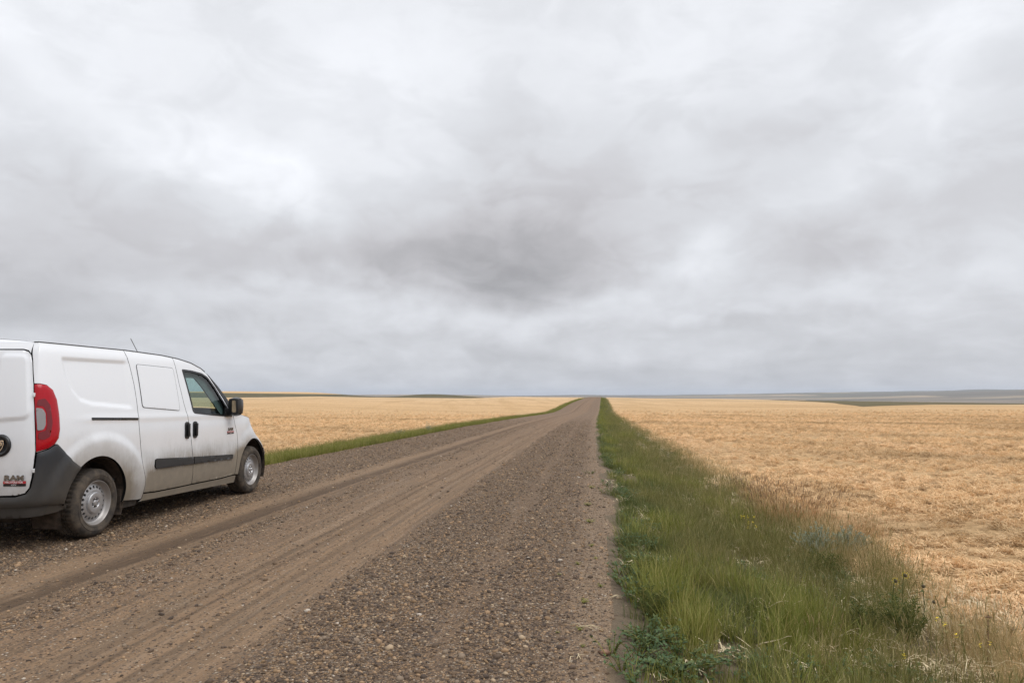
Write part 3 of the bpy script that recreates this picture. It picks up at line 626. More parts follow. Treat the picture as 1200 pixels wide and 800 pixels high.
# sill
sill = [(.380, .262), (.62, .238), (2.45, .205), (2.605, .205), (2.610, .296), (1.604, .296), (.694, .316), (.640, .262)]
sm_ = panel_mesh('sill', [(.640, .235), (2.45, .200), (2.640, .200), (2.650, .290), (2.60, .300), (2.3, .289), (1.9, .293), (1.604, .297), (1.3, .297), (.9, .302), (.694, .315), (.694, .262)], PM, step=.025, depth=.06, out=-.004); both('sill', sm_, van)
sm2 = panel_mesh('sill_end', [(.385, .205), (.64, .205), (.64, .258), (.376, .280)], [m_under, m_gap], gap=0, step=.03, depth=.05, out=-.02); both('sill_end', sm2, van)
# front fender
a0 = math.degrees(math.acos(max(-1, (2.697 - 3.085) / .388)))
fend = FSEAM[:] + [(2.700, .30)] + arc_poly(FRONT_ARCH, 176, 30) + [(3.46, .575), (3.50, .60), (3.70, .62), (3.74, .70), (3.70, ztop(3.70))] + [(3.70 - .06 * i, ztop(3.70 - .06 * i)) for i in range(1, 18)] + [(2.62, 1.115)]
fend = FSEAM[:] + [(2.690, .30)] + arc_poly(FRONT_ARCH, 178, 34) + [(3.47, .590), (3.60, .60), (3.66, .66), (3.70, .74), (3.70, ztop(3.70))] + [(3.70 - .06 * i, ztop(3.70 - .06 * i)) for i in range(1, 18)] + [(2.62, 1.115)]
fm_ = panel_mesh('front_fender', clean(fend), PM, step=.022); fer, fel = both('front_fender', fm_, van)
# A-pillar trim between door and windscreen
pil = panel_mesh('pillar_trim', [(1.990, 1.602), (2.035, 1.562), (2.180, 1.418), (2.305, 1.296), (2.415, 1.180), (2.503, 1.106), (2.615, 1.112), (2.45, 1.25), (2.2, 1.455), (2.0, 1.595)], [m_black, m_gap], gap=.001, step=.02, depth=.03); both('pillar_trim', pil, van)
# front bumper, headlamps, grille
fb = arc_poly(FRONT_ARCH, 33, -18, 10) + [(3.46, .20), (3.9, .19), (S1 - .001, .19), (S1 - .001, .52), (4.1, .55), (3.75, .585), (3.47, .582)]
fbme = panel_mesh('front_bumper', clean(fb), [m_bump, m_gap], gap=.002, step=.03, depth=.05); both('front_bumper', fbme, van)
hl = panel_mesh('headlight', rnd([(3.71, .63), (3.98, .60), (4.02, .72), (3.90, .83), (3.71, .88)], .03, 4), [m_head, m_gap], gap=.003, step=.03, out=.004); both('headlight', hl, van)
gr = panel_mesh('grille', [(4.03, .53), (S1 - .001, .515), (S1 - .001, .785), (3.91, .835), (4.03, .72)], [m_black, m_gap], gap=.003, step=.03); both('grille', gr, van)
lower = panel_mesh('front_lower_panel', [(3.61, .60), (3.75, .588), (4.02, .556), (4.02, .592), (3.70, .624), (3.68, .66)], PM, gap=.002, step=.03); both('nose_panel', lower, van)
# rear doors
SPLIT = -(.40)
_h = len(_S) // 2; _i = np.argmin(np.abs(_pl[:_h, 0] - .40)); s_split = float(_S[_i])
def rdoor_poly():
    p = [(q[0] - .004, q[1]) for q in RSEAM[1:]] + [(s_split, .487)]
    return p + [(s_split, 1.735), (-.98, 1.733), (-.925, 1.722)]
RDP = clean([(-.893, 1.690), (-.864, 1.622), (-.821, 1.437), (-.791, 1.231), (-.775, 1.05), (-.764, .869), (-.771, .757), (-.781, .646), (-.796, .556), (-.826, .512), (-.90, .493), (s_split, .487), (s_split, 1.735), (-.98, 1.733), (-.925, 1.718)])
RWIN = rnd([(s_split + .06, 1.690), (-.950, 1.686), (-.915, 1.650), (-.866, 1.414), (-.827, 1.190), (-.850, 1.146), (s_split + .06, 1.118)], [.05, .03, .03, 0, .02, .03, .05], 4)
_emb0 = emboss
def emboss(s, z):
    e = _emb0(s, z)
    if s < -.80 and z > 1.05:
        q = sdpoly(s, z, RWIN); e += .012 * (1 - sst(-.010, .012, q))
    return e
rd = panel_mesh('rear_door', RDP, PM, step=.017)
rdr = link('rear_door', rd, van); rdr['label'] = 'rear door with the round emblem and badge'
# left leaf: spans the rest of the rear; built on the mirrored surface
LDP = [(q[0] if q[0] != s_split else S0 + .001, q[1]) for q in RDP]
ld = panel_mesh('rear_door', clean(LDP), PM, step=.03); rdl = link('rear_door', mirror_mesh(ld, 'rear_door'), van)
ld2 = panel_mesh('rear_door_edge', [(S0 + .001, .487), (s_split, .487), (s_split, 1.735), (S0 + .001, 1.735)], PM, step=.03); link('rear_door_edge', ld2, rdl)
# roof rear header above the rear doors
hd = panel_mesh('roof_header', [(-.90, 1.80)] + [(-.905 - .06 * i, 1.800) for i in range(1, 12)] + [(S0 + .001, 1.80), (S0 + .001, 1.742), (-.98, 1.740), (-.925, 1.728), (-.899, 1.70)], PM, step=.025, gap=.001); both('roof_header', hd, van)
# tail lights
tl = panel_mesh('tail_light', TAIL, [m_red, m_gap], gap=.002, step=.016, out=.008, depth=.035, crown=.012); tlr, tll = both('tail_light', tl, van)
il = panel_mesh('dark_lens', rnd([(-.765, 1.30), (-.70, 1.31), (-.655, 1.25), (-.640, 1.10), (-.665, .98), (-.72, .955), (-.755, .97), (-.752, 1.02), (-.700, 1.035), (-.690, 1.09), (-.695, 1.20), (-.72, 1.245), (-.775, 1.25)], .015, 3), [m_dred, m_gap], gap=0, step=.02, out=.0215, depth=.01); both('dark_lens', il, tlr, tll)
rv = panel_mesh('reverse_lens', rnd([(-.778, 1.232), (-.728, 1.224), (-.704, 1.185), (-.703, 1.085), (-.721, 1.044), (-.762, 1.038)], .012, 3), [m_clear, m_gap], gap=0, step=.02, out=.0235, depth=.014); both('reverse_lens', rv, tlr, tll)
# rear bumper: dark corner and beam
ba = arc_poly(REAR_ARCH, a_end, 176, 10)
rbp = [(-.300, .682)] + ba[1:] + [(-.425, .372), (-.55, .388), (-.687, .400), (-.9, .392), (-1.1, .386), (S0 + .001, .386), (S0 + .001, .477), (-.90, .482), (-.818, .506), (-.787, .556), (-.773, .646), (-.763, .757), (-.757, .849)] + BUMPTOP[1:-1]
rb = panel_mesh('rear_bumper', clean(rbp), [m_bump, m_gap], gap=.002, step=.02, out=.012, depth=.05, crown=.012); rbr, rbl = both('rear_bumper', rb, van)
rb2 = panel_mesh('bumper_valance', [(-.410, .335), (-.50, .316), (-.694, .308), (-.924, .300), (S0 + .001, .290), (S0 + .001, .388), (-.9, .394), (-.687, .402), (-.55, .390), (-.426, .374)], [m_bump, m_gap], gap=.001, step=.025, out=-.006, depth=.05); both('bumper_valance', rb2, van)
# roof, windscreen, bonnet: from the edge of the sides to the centre line
def top_mesh(name, sts, mats, crownf, bulgef, n=18, dz=0.0, lift=0.0, tmin=0.0):
    V_ = []; F_ = []
    for s in sts:
        E = surf(s, ztop(s))
        for k in range(2 * n + 1):
            t = (k - n) / n; t = t * (1 - tmin); a = abs(t)
            V_.append((E.x * t, E.y + bulgef(s) * (1 - a * a), E.z + dz + crownf(s) * (1 - a ** 2.6)))
    W_ = 2 * n + 1
    for i in range(len(sts) - 1):
        for k in range(W_ - 1): F_.append((i * W_ + k, i * W_ + k + 1, (i + 1) * W_ + k + 1, (i + 1) * W_ + k))
    return mesh(name, V_, F_, mats, True)
crf = lambda s: float(np.interp(s, [-.9, -.75, -.4, 1.2, 1.9, 2.3, 2.65, 3.0, 3.5, 3.9, 4.4], [.035, .040, .055, .06, .06, .05, .07, .10, .10, .08, .02]))
blf = lambda s: float(np.interp(s, [1.2, 1.7, 2.0, 2.65, 3.2, 3.6, 4.4], [0, .09, .16, .27, .12, .03, 0]))
sR = [-1.0 + .0, -.96, -.92, -.88, -.84] + list(np.arange(-.80, 1.801, .1))
roof = link('roof', top_mesh('roof', [s for s in np.arange(-.905, 1.86, .0275)], PM, crf, blf), van)
rr_ = []
MBr = MB()      # rear edge of the roof down to the header
for k in range(60):
    s = S0 + .001 + (-.905 - S0) * k / 59; E = surf(s, 1.80); MBr.v.append((E.x, E.y, E.z)); t = E.x / surf(-.905, 1.8).x; c0 = surf(-.905, 1.8); MBr.v.append((E.x, c0.y + .0, 1.80 + crf(-.905) * (1 - abs(t) ** 2.6)))
n0 = len(MBr.v); MBr.v += [(-x, y, z) for x, y, z in MBr.v]
for k in range(59):
    MBr.f.append((2 * k, 2 * k + 1, 2 * k + 3, 2 * k + 2)); MBr.f.append((n0 + 2 * k, n0 + 2 * k + 2, n0 + 2 * k + 3, n0 + 2 * k + 1)); MBr.m += [0, 0]
MBr.build('roof_rear_edge', PM, roof)
for sg in (1, -1):
    gut = MB(); gut.tube([(sg * (surf(s, ztop(s)).x + .001), surf(s, ztop(s)).y, ztop(s) + .004) for s in np.arange(-.90, 1.95, .0275)], .0045, 8); gut.build('roof_gutter', [m_seal], roof)
ws = link('windscreen', top_mesh('windscreen', np.arange(1.86, 2.66, .05), [m_glass], crf, blf), van)
hood = link('bonnet', top_mesh('bonnet', list(np.arange(2.66, 4.45, .05)) + [S1 - .002], PM, crf, blf), van)
# side mirrors
def side_mirror(sg, parent):
    o = MB(); bm = bmesh.new(); bmesh.ops.create_cube(bm, size=1)
    bmesh.ops.subdivide_edges(bm, edges=bm.edges, cuts=3, use_grid_fill=True)
    for v in bm.verts:
        c = v.co.copy(); q = c.normalized() * .62; v.co = c.lerp(q, .45)
        v.co.x *= .145; v.co.z *= .222; v.co.y *= .165
        if v.co.y > 0: v.co.x *= .86; v.co.z *= .9
    cx = .992; cy = 2.40; cz = 1.195
    for v in bm.verts: v.co = Vector((v.co.x + cx, v.co.y + cy, v.co.z + cz))
    bm.verts.index_update(); o.add([(sg * v.co.x, v.co.y, v.co.z) for v in bm.verts], [[v.index for v in (f.verts if sg > 0 else reversed(f.verts))] for f in bm.faces]); bm.free()
    o.box((sg * .905, 2.39, 1.105), (.13, .085, .050), bev=.012)
    h_ = sharp(o.build('side_mirror', [m_black], parent), 60)
    g = MB(); pts = rnd([(-.002, -.075), (.047, -.075), (.044, .078), (.002, .080)], .022, 5)
    yb = cy - .098
    g.v = [(sg * (cx + p[0]), yb - .012 + p[0] * .30 - p[1] * .10, cz + p[1] + .004) for p in pts]; g.f = [tuple(range(len(pts))) if sg < 0 else tuple(range(len(pts)))[::-1]]; g.m = [0]
    n_ = len(pts); g.v += [(x, y + .012, z) for x, y, z in g.v]; g.f += [(i, (i + 1) % n_, n_ + (i + 1) % n_, n_ + i) for i in range(n_)]; g.m += [1] * n_
    g.build('mirror_glass', [m_mirror, m_black], h_, smooth=False)
side_mirror(1, van); side_mirror(-1, van)
# antenna
an = MB(); an.tube([(-.02, 1.88 - .0, 1.80), (-.02, 1.87, 1.85)], .014, 8); an.tube([(-.02, 1.87, 1.84), (-.035, 1.72, 2.03)], .004, 6); an.build('antenna', [m_black], van)

# wheels
def wheel(y, xo, sg, lab=None):
    """xo outer face x; sg +1 right side"""
    W_ = .215; o = MB(); R0 = .322
    root = MB(); pr = [(-.012, .215), (-.002, .212), (0, .204), (-.006, .199), (-.030, .194), (-.040, .186), (-.046, .178)]      # rim lip to disc edge
    root.lathe(pr, 64)
    # disc with ring of round holes
    nH = 20; rh = .0135; rc = .146; outer = [(.178 * math.cos(2 * math.pi * k / 80), .178 * math.sin(2 * math.pi * k / 80)) for k in range(80)]; inner = [(.105 * math.cos(2 * math.pi * k / 60), .105 * math.sin(2 * math.pi * k / 60)) for k in range(60)]
    V_ = [Vector(p) for p in outer + inner]; E_ = [(i, (i + 1) % 80) for i in range(80)] + [(80 + i, 80 + (i + 1) % 60) for i in range(60)]; hc = []
    for k in range(nH):
        t = 2 * math.pi * k / nH; c_ = (rc * math.cos(t), rc * math.sin(t)); hc.append(c_); b0 = len(V_)
        V_ += [Vector((c_[0] + rh * math.cos(2 * math.pi * j / 12), c_[1] + rh * math.sin(2 * math.pi * j / 12))) for j in range(12)]; E_ += [(b0 + j, b0 + (j + 1) % 12) for j in range(12)]
    for r_ in (.165, .126, .116):
        V_ += [Vector((r_ * math.cos(2 * math.pi * (j + .5) / 40), r_ * math.sin(2 * math.pi * (j + .5) / 40))) for j in range(40)]
    vo, eo, fo, ov, oe, of = delaunay_2d_cdt(V_, E_, [], 0, 1e-7)
    def dx_(r_): return float(np.interp(r_, [.105, .115, .128, .150, .165, .178], [-.026, -.024, -.028, -.036, -.042, -.046]))
    vv = [(dx_(p.length), p.x, p.y) for p in vo]; ff = []
    for f in fo:
        c_ = sum((vo[i] for i in f), Vector((0, 0))) / len(f)
        if .104 < c_.length < .179 and not any((c_ - Vector(h_)).length < rh * .93 for h_ in hc): ff.append(f)
    root.add(vv, ff); root.lathe([(-.060, .178), (-.046, .178)], 48)
    for c_ in hc:        # hole walls
        v_ = []; 
        for j in range(12):
            q = (c_[0] + rh * math.cos(2 * math.pi * j / 12), c_[1] + rh * math.sin(2 * math.pi * j / 12)); v_ += [(dx_(math.hypot(*q)), q[0], q[1]), (dx_(math.hypot(*q)) - .016, q[0], q[1])]
        root.add(v_, [(2 * j, 2 * j + 1, (2 * j + 3) % 24, (2 * j + 2) % 24) for j in range(12)])
    root.lathe([(-.026, .105), (-.012, .100), (-.006, .092), (-.004, .070), (-.006, .052), (-.014, .046), (-.034, .042), (-.036, .024)], 56)
    root.lathe([(-.085, .005), (-.085, .20)], 40, mi=1)
    root.lathe([(-.085, .20), (-.046, .20)], 40, mi=1)
    def fl(mb): mb.v = [(sg * p[0] + xo, p[1], p[2]) if False else (sg * p[0], p[1], p[2]) for p in mb.v]
    fl(root); w_ = root.build('wheel', [m_rim, m_gap], van, loc=(xo, y, R0)); sharp(w_, 30)
    if lab: w_['label'] = lab
    # lug nuts and cap
    cp_ = MB(); cp_.lathe([(-.036, .030), (-.010, .028), (-.004, .024), (-.002, .012), (-.002, .0005)], 32); fl(cp_); sharp(cp_.build('hub_cap', [m_rim], w_), 30)
    for k in range(5):
        nb = MB(); t = 2 * math.pi * k / 5 + .3; nb.lathe([(-.036, .0095), (-.012, .009), (-.008, .006), (-.008, .0005)], 6, c=(0, .040 * math.cos(t), .040 * math.sin(t))); fl(nb); nb.build('wheel_nut', [m_chrome], w_, smooth=False)
    # tyre
    ty = MB(); prof_ = [(-.006, .206), (.004, .214), (.010, .232), (.013, .252), (.011, .272), (.003, .292), (-.010, .306), (-.020, .313)]
    ty.lathe(prof_, 96)
    cut = [-.020, -.030, -.031, -.070, -.071, -.078, -.079, -.105, -.106, -.113, -.114, -.145, -.146, -.153, -.154, -.193, -.194, -.204]
    tr_ = [(-.020, .313), (-.032, .319), (-.070, .3215), (-.071, .313), (-.078, .313), (-.079, .3218), (-.105, .322), (-.106, .313), (-.113, .313), (-.114, .322), (-.145, .3218), (-.146, .313), (-.153, .313), (-.154, .3215), (-.192, .319), (-.204, .313)]
    nT = 96 * 2; V0 = []
    for a, r_ in tr_:
        for k in range(nT):
            t = 2 * math.pi * k / nT; rr = r_ - (.007 if (k % 4 == 0 and r_ > .316 and (a > -.075 or a < -.150)) or (k % 4 == 0 and r_ > .3195) else 0); V0.append((a, rr * math.cos(t), rr * math.sin(t)))
    ty.add(V0, [(i * nT + k, i * nT + (k + 1) % nT, (i + 1) * nT + (k + 1) % nT, (i + 1) * nT + k) for i in range(len(tr_) - 1) for k in range(nT)])
    ty.lathe([(-.204, .313), (-.222, .290), (-.228, .25), (-.215, .21), (-.20, .205)], 64)
    # raised sidewall ring
    ty.lathe([(.0135, .262), (.0155, .260), (.0155, .256), (.0135, .254)], 96); ty.lathe([(.0112, .224), (.0125, .222), (.0105, .219)], 96)
    fl(ty); t_ = ty.build('tyre', [m_tyre], w_); sharp(t_, 40)
    return w_
for sg in (1, -1):
    wheel(0, sg * .872, sg); wheel(3.105, sg * .872, sg)
# wheel housings
for y, nm in ((0, REAR_ARCH), (3.105, FRONT_ARCH)):
    for sg in (1, -1):
        mb = MB(); n = 24; V_ = []
        for i in range(n + 1):
            t = math.radians(-25 + 230 * i / n)
            for x in (.885, .60): V_.append((sg * x, nm[0] + (nm[2] + .012) * math.cos(t), nm[1] + (nm[2] + .012) * math.sin(t)))
        mb.add(V_, [(2 * i, 2 * i + 1, 2 * i + 3, 2 * i + 2) for i in range(n)])
        c_ = [(sg * .60, nm[0] + (nm[2] + .012) * math.cos(math.radians(-25 + 230 * i / n)), nm[1] + (nm[2] + .012) * math.sin(math.radians(-25 + 230 * i / n))) for i in range(n + 1)]
        mb.add(c_, [tuple(range(n + 1))]); mb.build('wheel_housing', [m_liner], van)
# mud flap behind the rear wheel (ahead in view), underbody, axle
mb = MB()
mb.box((0, 1.55, .36), (1.14, 4.6, .16), bev=.02); mb.box((0, 1.62, .30), (1.60, 1.90, .08), bev=.02); mb.box((.35, .95, .25), (.55, .80, .14), bev=.05)
mb.box((0, -.60, .42), (1.35, .25, .12), bev=.03); mb.tube([(-.85, 0, .32), (.85, 0, .32)], .045, 10); mb.tube([(-.75, 3.105, .30), (.75, 3.105, .30)], .03, 8); mb.tube([(.45, 2.6, .22), (.45, 1.5, .21), (.48, .5, .24), (.42, -.2, .30), (.45, -.72, .27)], .03, 10); mb.box((.44, -.42, .30), (.24, .45, .15), bev=.06)
mb.box((0, 3.45, .34), (1.2, .5, .28), bev=.04)
mb.build('underbody', [m_under], van)
for sg in (1, -1):
    for y_, z_, h_ in ((.375, .29, .22), (2.675, .28, .14)):
        mb = MB(); mb.box((sg * .775, y_, z_), (.17, .018, h_), bev=.004); mb.build('mud_flap', [m_liner], van)
# interior
mb = MB(); mb.box((0, 1.35, .50), (1.60, 4.0, .03)); mb.build('cabin_floor', [m_dash], van)
for sg in (1, -1):
    mb = MB(); mb.box((sg * .80, 1.62, .36), (.05, 2.05, .30)); mb.build('inner_sill', [m_under], van)  # unseen dark box added behind the sill gap to block light from beneath
mb = MB(); mb.box((0, -.70, .50), (1.50, .05, .26)); mb.build('rear_light_block', [m_under], van)  # unseen dark bar added to stop light leaking under the rear doors
mb = MB(); mb.box((0, 1.32, 1.02), (1.54, .04, 1.05), bev=.01); mb.box((0, 1.32, 1.60), (1.40, .04, .16), bev=.01); mb.build('bulkhead', [m_trim], van)
mb = MB(); mb.box((0, 2.62, .86), (1.62, .50, .34), rot=Euler((math.radians(-8), 0, 0)), bev=.06); mb.box((-.40, 2.38, 1.03), (.40, .16, .10), bev=.04); mb.box((0, 2.40, .78), (.28, .24, .40), bev=.04); da = mb.build('dashboard', [m_dash], van)
mb = MB(); c0 = Vector((-.40, 2.22, .98)); tilt = Euler((math.radians(-62), 0, 0)).to_matrix()
ring = [c0 + tilt @ Vector((.18 * math.cos(2 * math.pi * k / 28), .18 * math.sin(2 * math.pi * k / 28), 0)) for k in range(29)]
mb.tube(ring, .015, 8, cap=False); mb.tube([c0 + tilt @ Vector((-.17, 0, 0)), c0, c0 + tilt @ Vector((.17, 0, 0))], .016, 6); mb.tube([c0, c0 + Vector((0, .25, -.10))], .03, 8); mb.build('steering_wheel', [m_dash], van)
for x in (-.40, .40):
    mb = MB(); mb.box((x, 1.86, .70), (.50, .50, .16), rot=Euler((math.radians(6), 0, 0)), bev=.05); mb.box((x, 1.58, 1.02), (.47, .13, .60), rot=Euler((math.radians(-14), 0, 0)), bev=.05); mb.box((x, 1.49, 1.39), (.26, .09, .17), rot=Euler((math.radians(-12), 0, 0)), bev=.04); mb.build('front_seat', [m_seat], van)
mb = MB(); mb.box((0, 2.07, 1.50), (.24, .03, .07), bev=.015); mb.build('rear_view_mirror', [m_black], van)
# roof lining and inner door trims (seen through the glass)
rl = top_mesh('roof_lining', np.arange(-.8, 1.90, .1), [m_trim], crf, blf, n=8, dz=-.03, tmin=.06); link('roof_lining', rl, van)
it = panel_mesh('door_trim', [(1.35, 1.11), (1.40, .40), (2.55, .40), (2.50, 1.05)], [m_dash, m_gap], gap=0, step=.15, out=-.07, depth=.02); both('door_trim', it, fdr, fdl)
it2 = panel_mesh('door_inner_frame', [(1.33, 1.72), (1.7, 1.69), (1.9, 1.62), (2.03, 1.53), (2.30, 1.27), (2.50, 1.08), (2.50, 1.00), (2.20, 1.02), (1.40, 1.06), (1.36, 1.2)], [m_trim, m_gap], holes=[rnd([(1.53, 1.545), (1.76, 1.545), (1.90, 1.44), (2.10, 1.26), (2.27, 1.10), (2.24, 1.06), (1.50, 1.09), (1.48, 1.3)], .02, 3)], gap=0, step=.05, out=-.045, depth=.015)
both('door_inner_frame', it2, fdr, fdl)
# round emblem and lettering
def disc_on(name, s, z, prof_, mats, parent, n=48, mi=None):
    c0 = surf(s, z); nrm = (surf(s, z, .01) - c0).normalized(); up = Vector((0, 0, 1)); rt = up.cross(nrm).normalized(); up = nrm.cross(rt)
    mb = MB(); V_ = []
    for a, r_ in prof_:
        for k in range(n):
            t = 2 * math.pi * k / n; V_.append(c0 + nrm * a + rt * (r_ * math.cos(t)) + up * (r_ * math.sin(t)))
    mb.add(V_, [(i * n + k, i * n + (k + 1) % n, (i + 1) * n + (k + 1) % n, (i + 1) * n + k) for i in range(len(prof_) - 1) for k in range(n)])
    o = mb.build(name, mats, parent); return o, c0, nrm, rt, up
SE = -1.052
ringo, c0, nrm, rt, up = disc_on('emblem_ring', SE, .913, [(-.004, .095), (.012, .093), (.020, .082), (.018, .070), (.006, .062), (.004, .0005)], [m_black], rdr)
mb = MB(); sh_ = [(-.034, .042), (-.020, .046), (0, .040), (.020, .046), (.034, .042), (.036, .010), (.026, -.022), (.010, -.046), (0, -.052), (-.010, -.046), (-.026, -.022), (-.036, .010)]
def plate(mb, pts, a0, a1, mi=0):
    n_ = len(pts); V_ = [c0 + nrm * a1 + rt * p[0] + up * p[1] for p in pts] + [c0 + nrm * a0 + rt * p[0] + up * p[1] for p in pts]
    mb.add(V_, [tuple(range(n_))] + [(i, n_ + i, n_ + (i + 1) % n_, (i + 1) % n_) for i in range(n_)], mi)
plate(mb, sh_, .004, .012); plate(mb, [(p[0] * .80, p[1] * .82 - .001) for p in sh_], .012, .0135, 1)
plate(mb, [(-.007, .034), (.007, .034), (.010, -.010), (0, -.038), (-.010, -.010)], .0135, .018)
for q in (1, -1): plate(mb, [(q * a, b_) for a, b_ in [(.010, .030), (.022, .030), (.026, .012), (.020, -.006), (.013, .004), (.017, .014), (.010, .020)]][::q], .0135, .018)
sharp(mb.build('emblem_shield', [m_chrome, m_black], rdr), 30)
def letters(txt, s, z, size, mat, parent, name, out=.003, ext=.002, slant=0, adv=None, bold=0.0, right=1, wscale=1.0):
    cu = bpy.data.curves.new(name, 'FONT'); cu.body = txt; cu.size = size; cu.extrude = ext; cu.shear = slant; cu.offset = bold; cu.align_x = 'CENTER'; cu.align_y = 'CENTER'
    tmp = bpy.data.objects.new(name, cu); COL.objects.link(tmp); bpy.context.view_layer.update()
    me = bpy.data.meshes.new_from_object(tmp.evaluated_get(bpy.context.evaluated_depsgraph_get())); COL.objects.unlink(tmp); bpy.data.objects.remove(tmp)
    c = surf(s, z, out); nn = (surf(s, z, .05) - surf(s, z)).normalized(); rt_ = Vector((0, 0, 1)).cross(nn).normalized(); up_ = nn.cross(rt_)
    for v in me.vertices: v.co = c + rt_ * v.co.x * wscale + up_ * v.co.y + nn * (v.co.z + ext)
    me.materials.clear(); me.materials.append(mat); me.name = name; return link(name, me, parent)
def badge_plate(s0, s1, z0, z1, mat, parent, name, out=.003):
    me = panel_mesh(name, rnd([(s0, z0), (s1, z0), (s1, z1), (s0, z1)], .003, 2), [mat, m_black], gap=0, out=out, depth=.003, step=.03); return link(name, me, parent)
m_dchrome = simple('dark_chrome', (.25, .25, .26), .25, 1.0); m_wt = simple('badge_white', (.75, .75, .75), .4)
letters('RAM', -.917, .640, .060, m_dchrome, rdr, 'lettering', bold=.0025, wscale=1.35)
badge_plate(-1.008, -.822, .594, .616, m_redb, rdr, 'badge_plate'); badge_plate(-1.006, -.822, .572, .593, m_black, rdr, 'badge_plate')
letters('PROMASTER', -.915, .605, .021, m_wt, rdr, 'lettering', out=.0065, ext=.0005, wscale=1.3); letters('CITY', -.915, .583, .017, m_wt, rdr, 'lettering', out=.0065, ext=.0005, wscale=1.2)
letters('RAM', 2.435, .905, .050, m_dchrome, fdr, 'lettering', bold=.002, wscale=1.25)
badge_plate(2.356, 2.522, .862, .882, m_redb, fdr, 'badge_plate'); badge_plate(2.358, 2.522, .844, .861, m_black, fdr, 'badge_plate')
letters('PROMASTER', 2.439, .872, .018, m_wt, fdr, 'lettering', out=.0065, ext=.0005, wscale=1.3); letters('CITY', 2.439, .853, .014, m_wt, fdr, 'lettering', out=.0065, ext=.0005, wscale=1.2)
# hinge on the rear door edge
for z in (1.34, .70):
    hg = MB(); c_ = surf(-.80 if z > 1 else -.772, z, .008); hg.box(c_, (.016, .022, .034), bev=.004); hg.build('hinge', [m_paint], rdr)
# ================================================================ scattered ground cover (uncountable, instanced)
def foliage_mat(name, c1, c2, c3=None, trans=.35, rough=.6):
    m, nt, b, out = newmat(name); oi = nt.nodes.new('ShaderNodeObjectInfo'); tc = nt.nodes.new('ShaderNodeTexCoord')
    geo = nt.nodes.new('ShaderNodeNewGeometry')
    n1 = NOISE(nt, geo.outputs['Position'], 1.3, 3, .6); f = M(nt, 'ADD', M(nt, 'MULTIPLY', oi.outputs['Random'], .5), M(nt, 'MULTIPLY', SS(nt, n1, .35, .65), .5))
    isl = geo.outputs['Random Per Island']; col = MIX(nt, f, c1, c2)
    if c3: col = MIX(nt, SS(nt, isl, .70, .80), col, c3)
    col = MIX(nt, M(nt, 'MULTIPLY', isl, .45), col, tuple(x * 1.5 for x in c2))
    setp(nt, b, Base_Color=col, Roughness=rough); b.inputs['Specular IOR Level'].default_value = .25
    if trans:
        t = N(nt, 'ShaderNodeBsdfTranslucent', {'Color': col}); mx = N(nt, 'ShaderNodeMixShader', {0: trans, 1: b.outputs[0], 2: t.outputs[0]}); nt.links.new(mx.outputs[0], out.inputs[0])
    return m
mf_green = foliage_mat('green_grass', (.130, .155, .026), (.225, .222, .050), (.40, .32, .14))
mf_deep = foliage_mat('deep_green_grass', (.065, .092, .026), (.110, .130, .036), (.24, .20, .08))
mf_olive = foliage_mat('olive_grass', (.140, .145, .038), (.235, .205, .072), (.44, .37, .20))
mf_gold = foliage_mat('golden_grass', (.36, .265, .125), (.52, .395, .21), (.26, .19, .09))
mf_leaf = foliage_mat('weed_leaf', (.045, .082, .030), (.080, .128, .046), (.13, .14, .05), .25, .5)
mf_sage = foliage_mat('sage_leaf', (.28, .31, .23), (.40, .43, .33), None, .2, .8)
mf_straw = foliage_mat('straw', (.60, .405, .205), (.84, .60, .35), (.34, .22, .105), .25, .7)
nt = mf_straw.node_tree; _g = nt.nodes.new('ShaderNodeNewGeometry').outputs['Position']
_rw = NOISE(nt, SCALEV(nt, N(nt, 'ShaderNodeVectorRotate', {'Vector': _g, 'Angle': math.radians(22)}, rotation_type='Z_AXIS').outputs[0], (.012, .14, 0)), 1.0, 4, .6, .5)
_r2 = NOISE(nt, SCALEV(nt, _g, (.30, .06, 0)), 1.0, 4, .6, .5)
_pb = next(n for n in nt.nodes if n.type == 'BSDF_PRINCIPLED'); _src = _pb.inputs['Base Color'].links[0].from_socket
_oi = nt.nodes.new('ShaderNodeObjectInfo').outputs['Random']; _cn = NOISE(nt, _g, 2.2, 3, .6)
_src0 = _src; _src = MIX(nt, M(nt, 'MULTIPLY', SS(nt, M(nt, 'ADD', _oi, M(nt, 'MULTIPLY', M(nt, 'SUBTRACT', _cn, .5), 2.2)), .74, .88), .62), _src, (.27, .165, .075))
_c = MIX(nt, M(nt, 'MULTIPLY', SS(nt, _rw, .52, .60), .42), _src, (.24, .16, .075)); _c = MIX(nt, M(nt, 'MULTIPLY', SS(nt, _r2, .52, .62), .28), _c, (.28, .18, .085)); _c = MIX(nt, M(nt, 'MULTIPLY', SS(nt, _r2, .46, .36), .35), _c, (.80, .58, .36))
for _l in list(_src0.links):
    if _l.to_node.type in ('BSDF_PRINCIPLED', 'BSDF_TRANSLUCENT'): nt.links.new(_c, _l.to_socket)
mf_rust = foliage_mat('rusty_grass', (.27, .145, .065), (.42, .25, .115), (.50, .34, .18))
mf_strawp = foliage_mat('pale_straw', (.58, .47, .30), (.66, .55, .37), None, .2, .7)
mf_brown = foliage_mat('brown_stem', (.12, .075, .045), (.19, .12, .07), None, .1, .8)
mf_yellow = foliage_mat('yellow_petals', (.62, .46, .03), (.72, .55, .05), None, .2, .6)
mf_seed = foliage_mat('dark_seed_head', (.05, .04, .025), (.09, .07, .04), None, .0, .8)
R3 = random.Random(5)
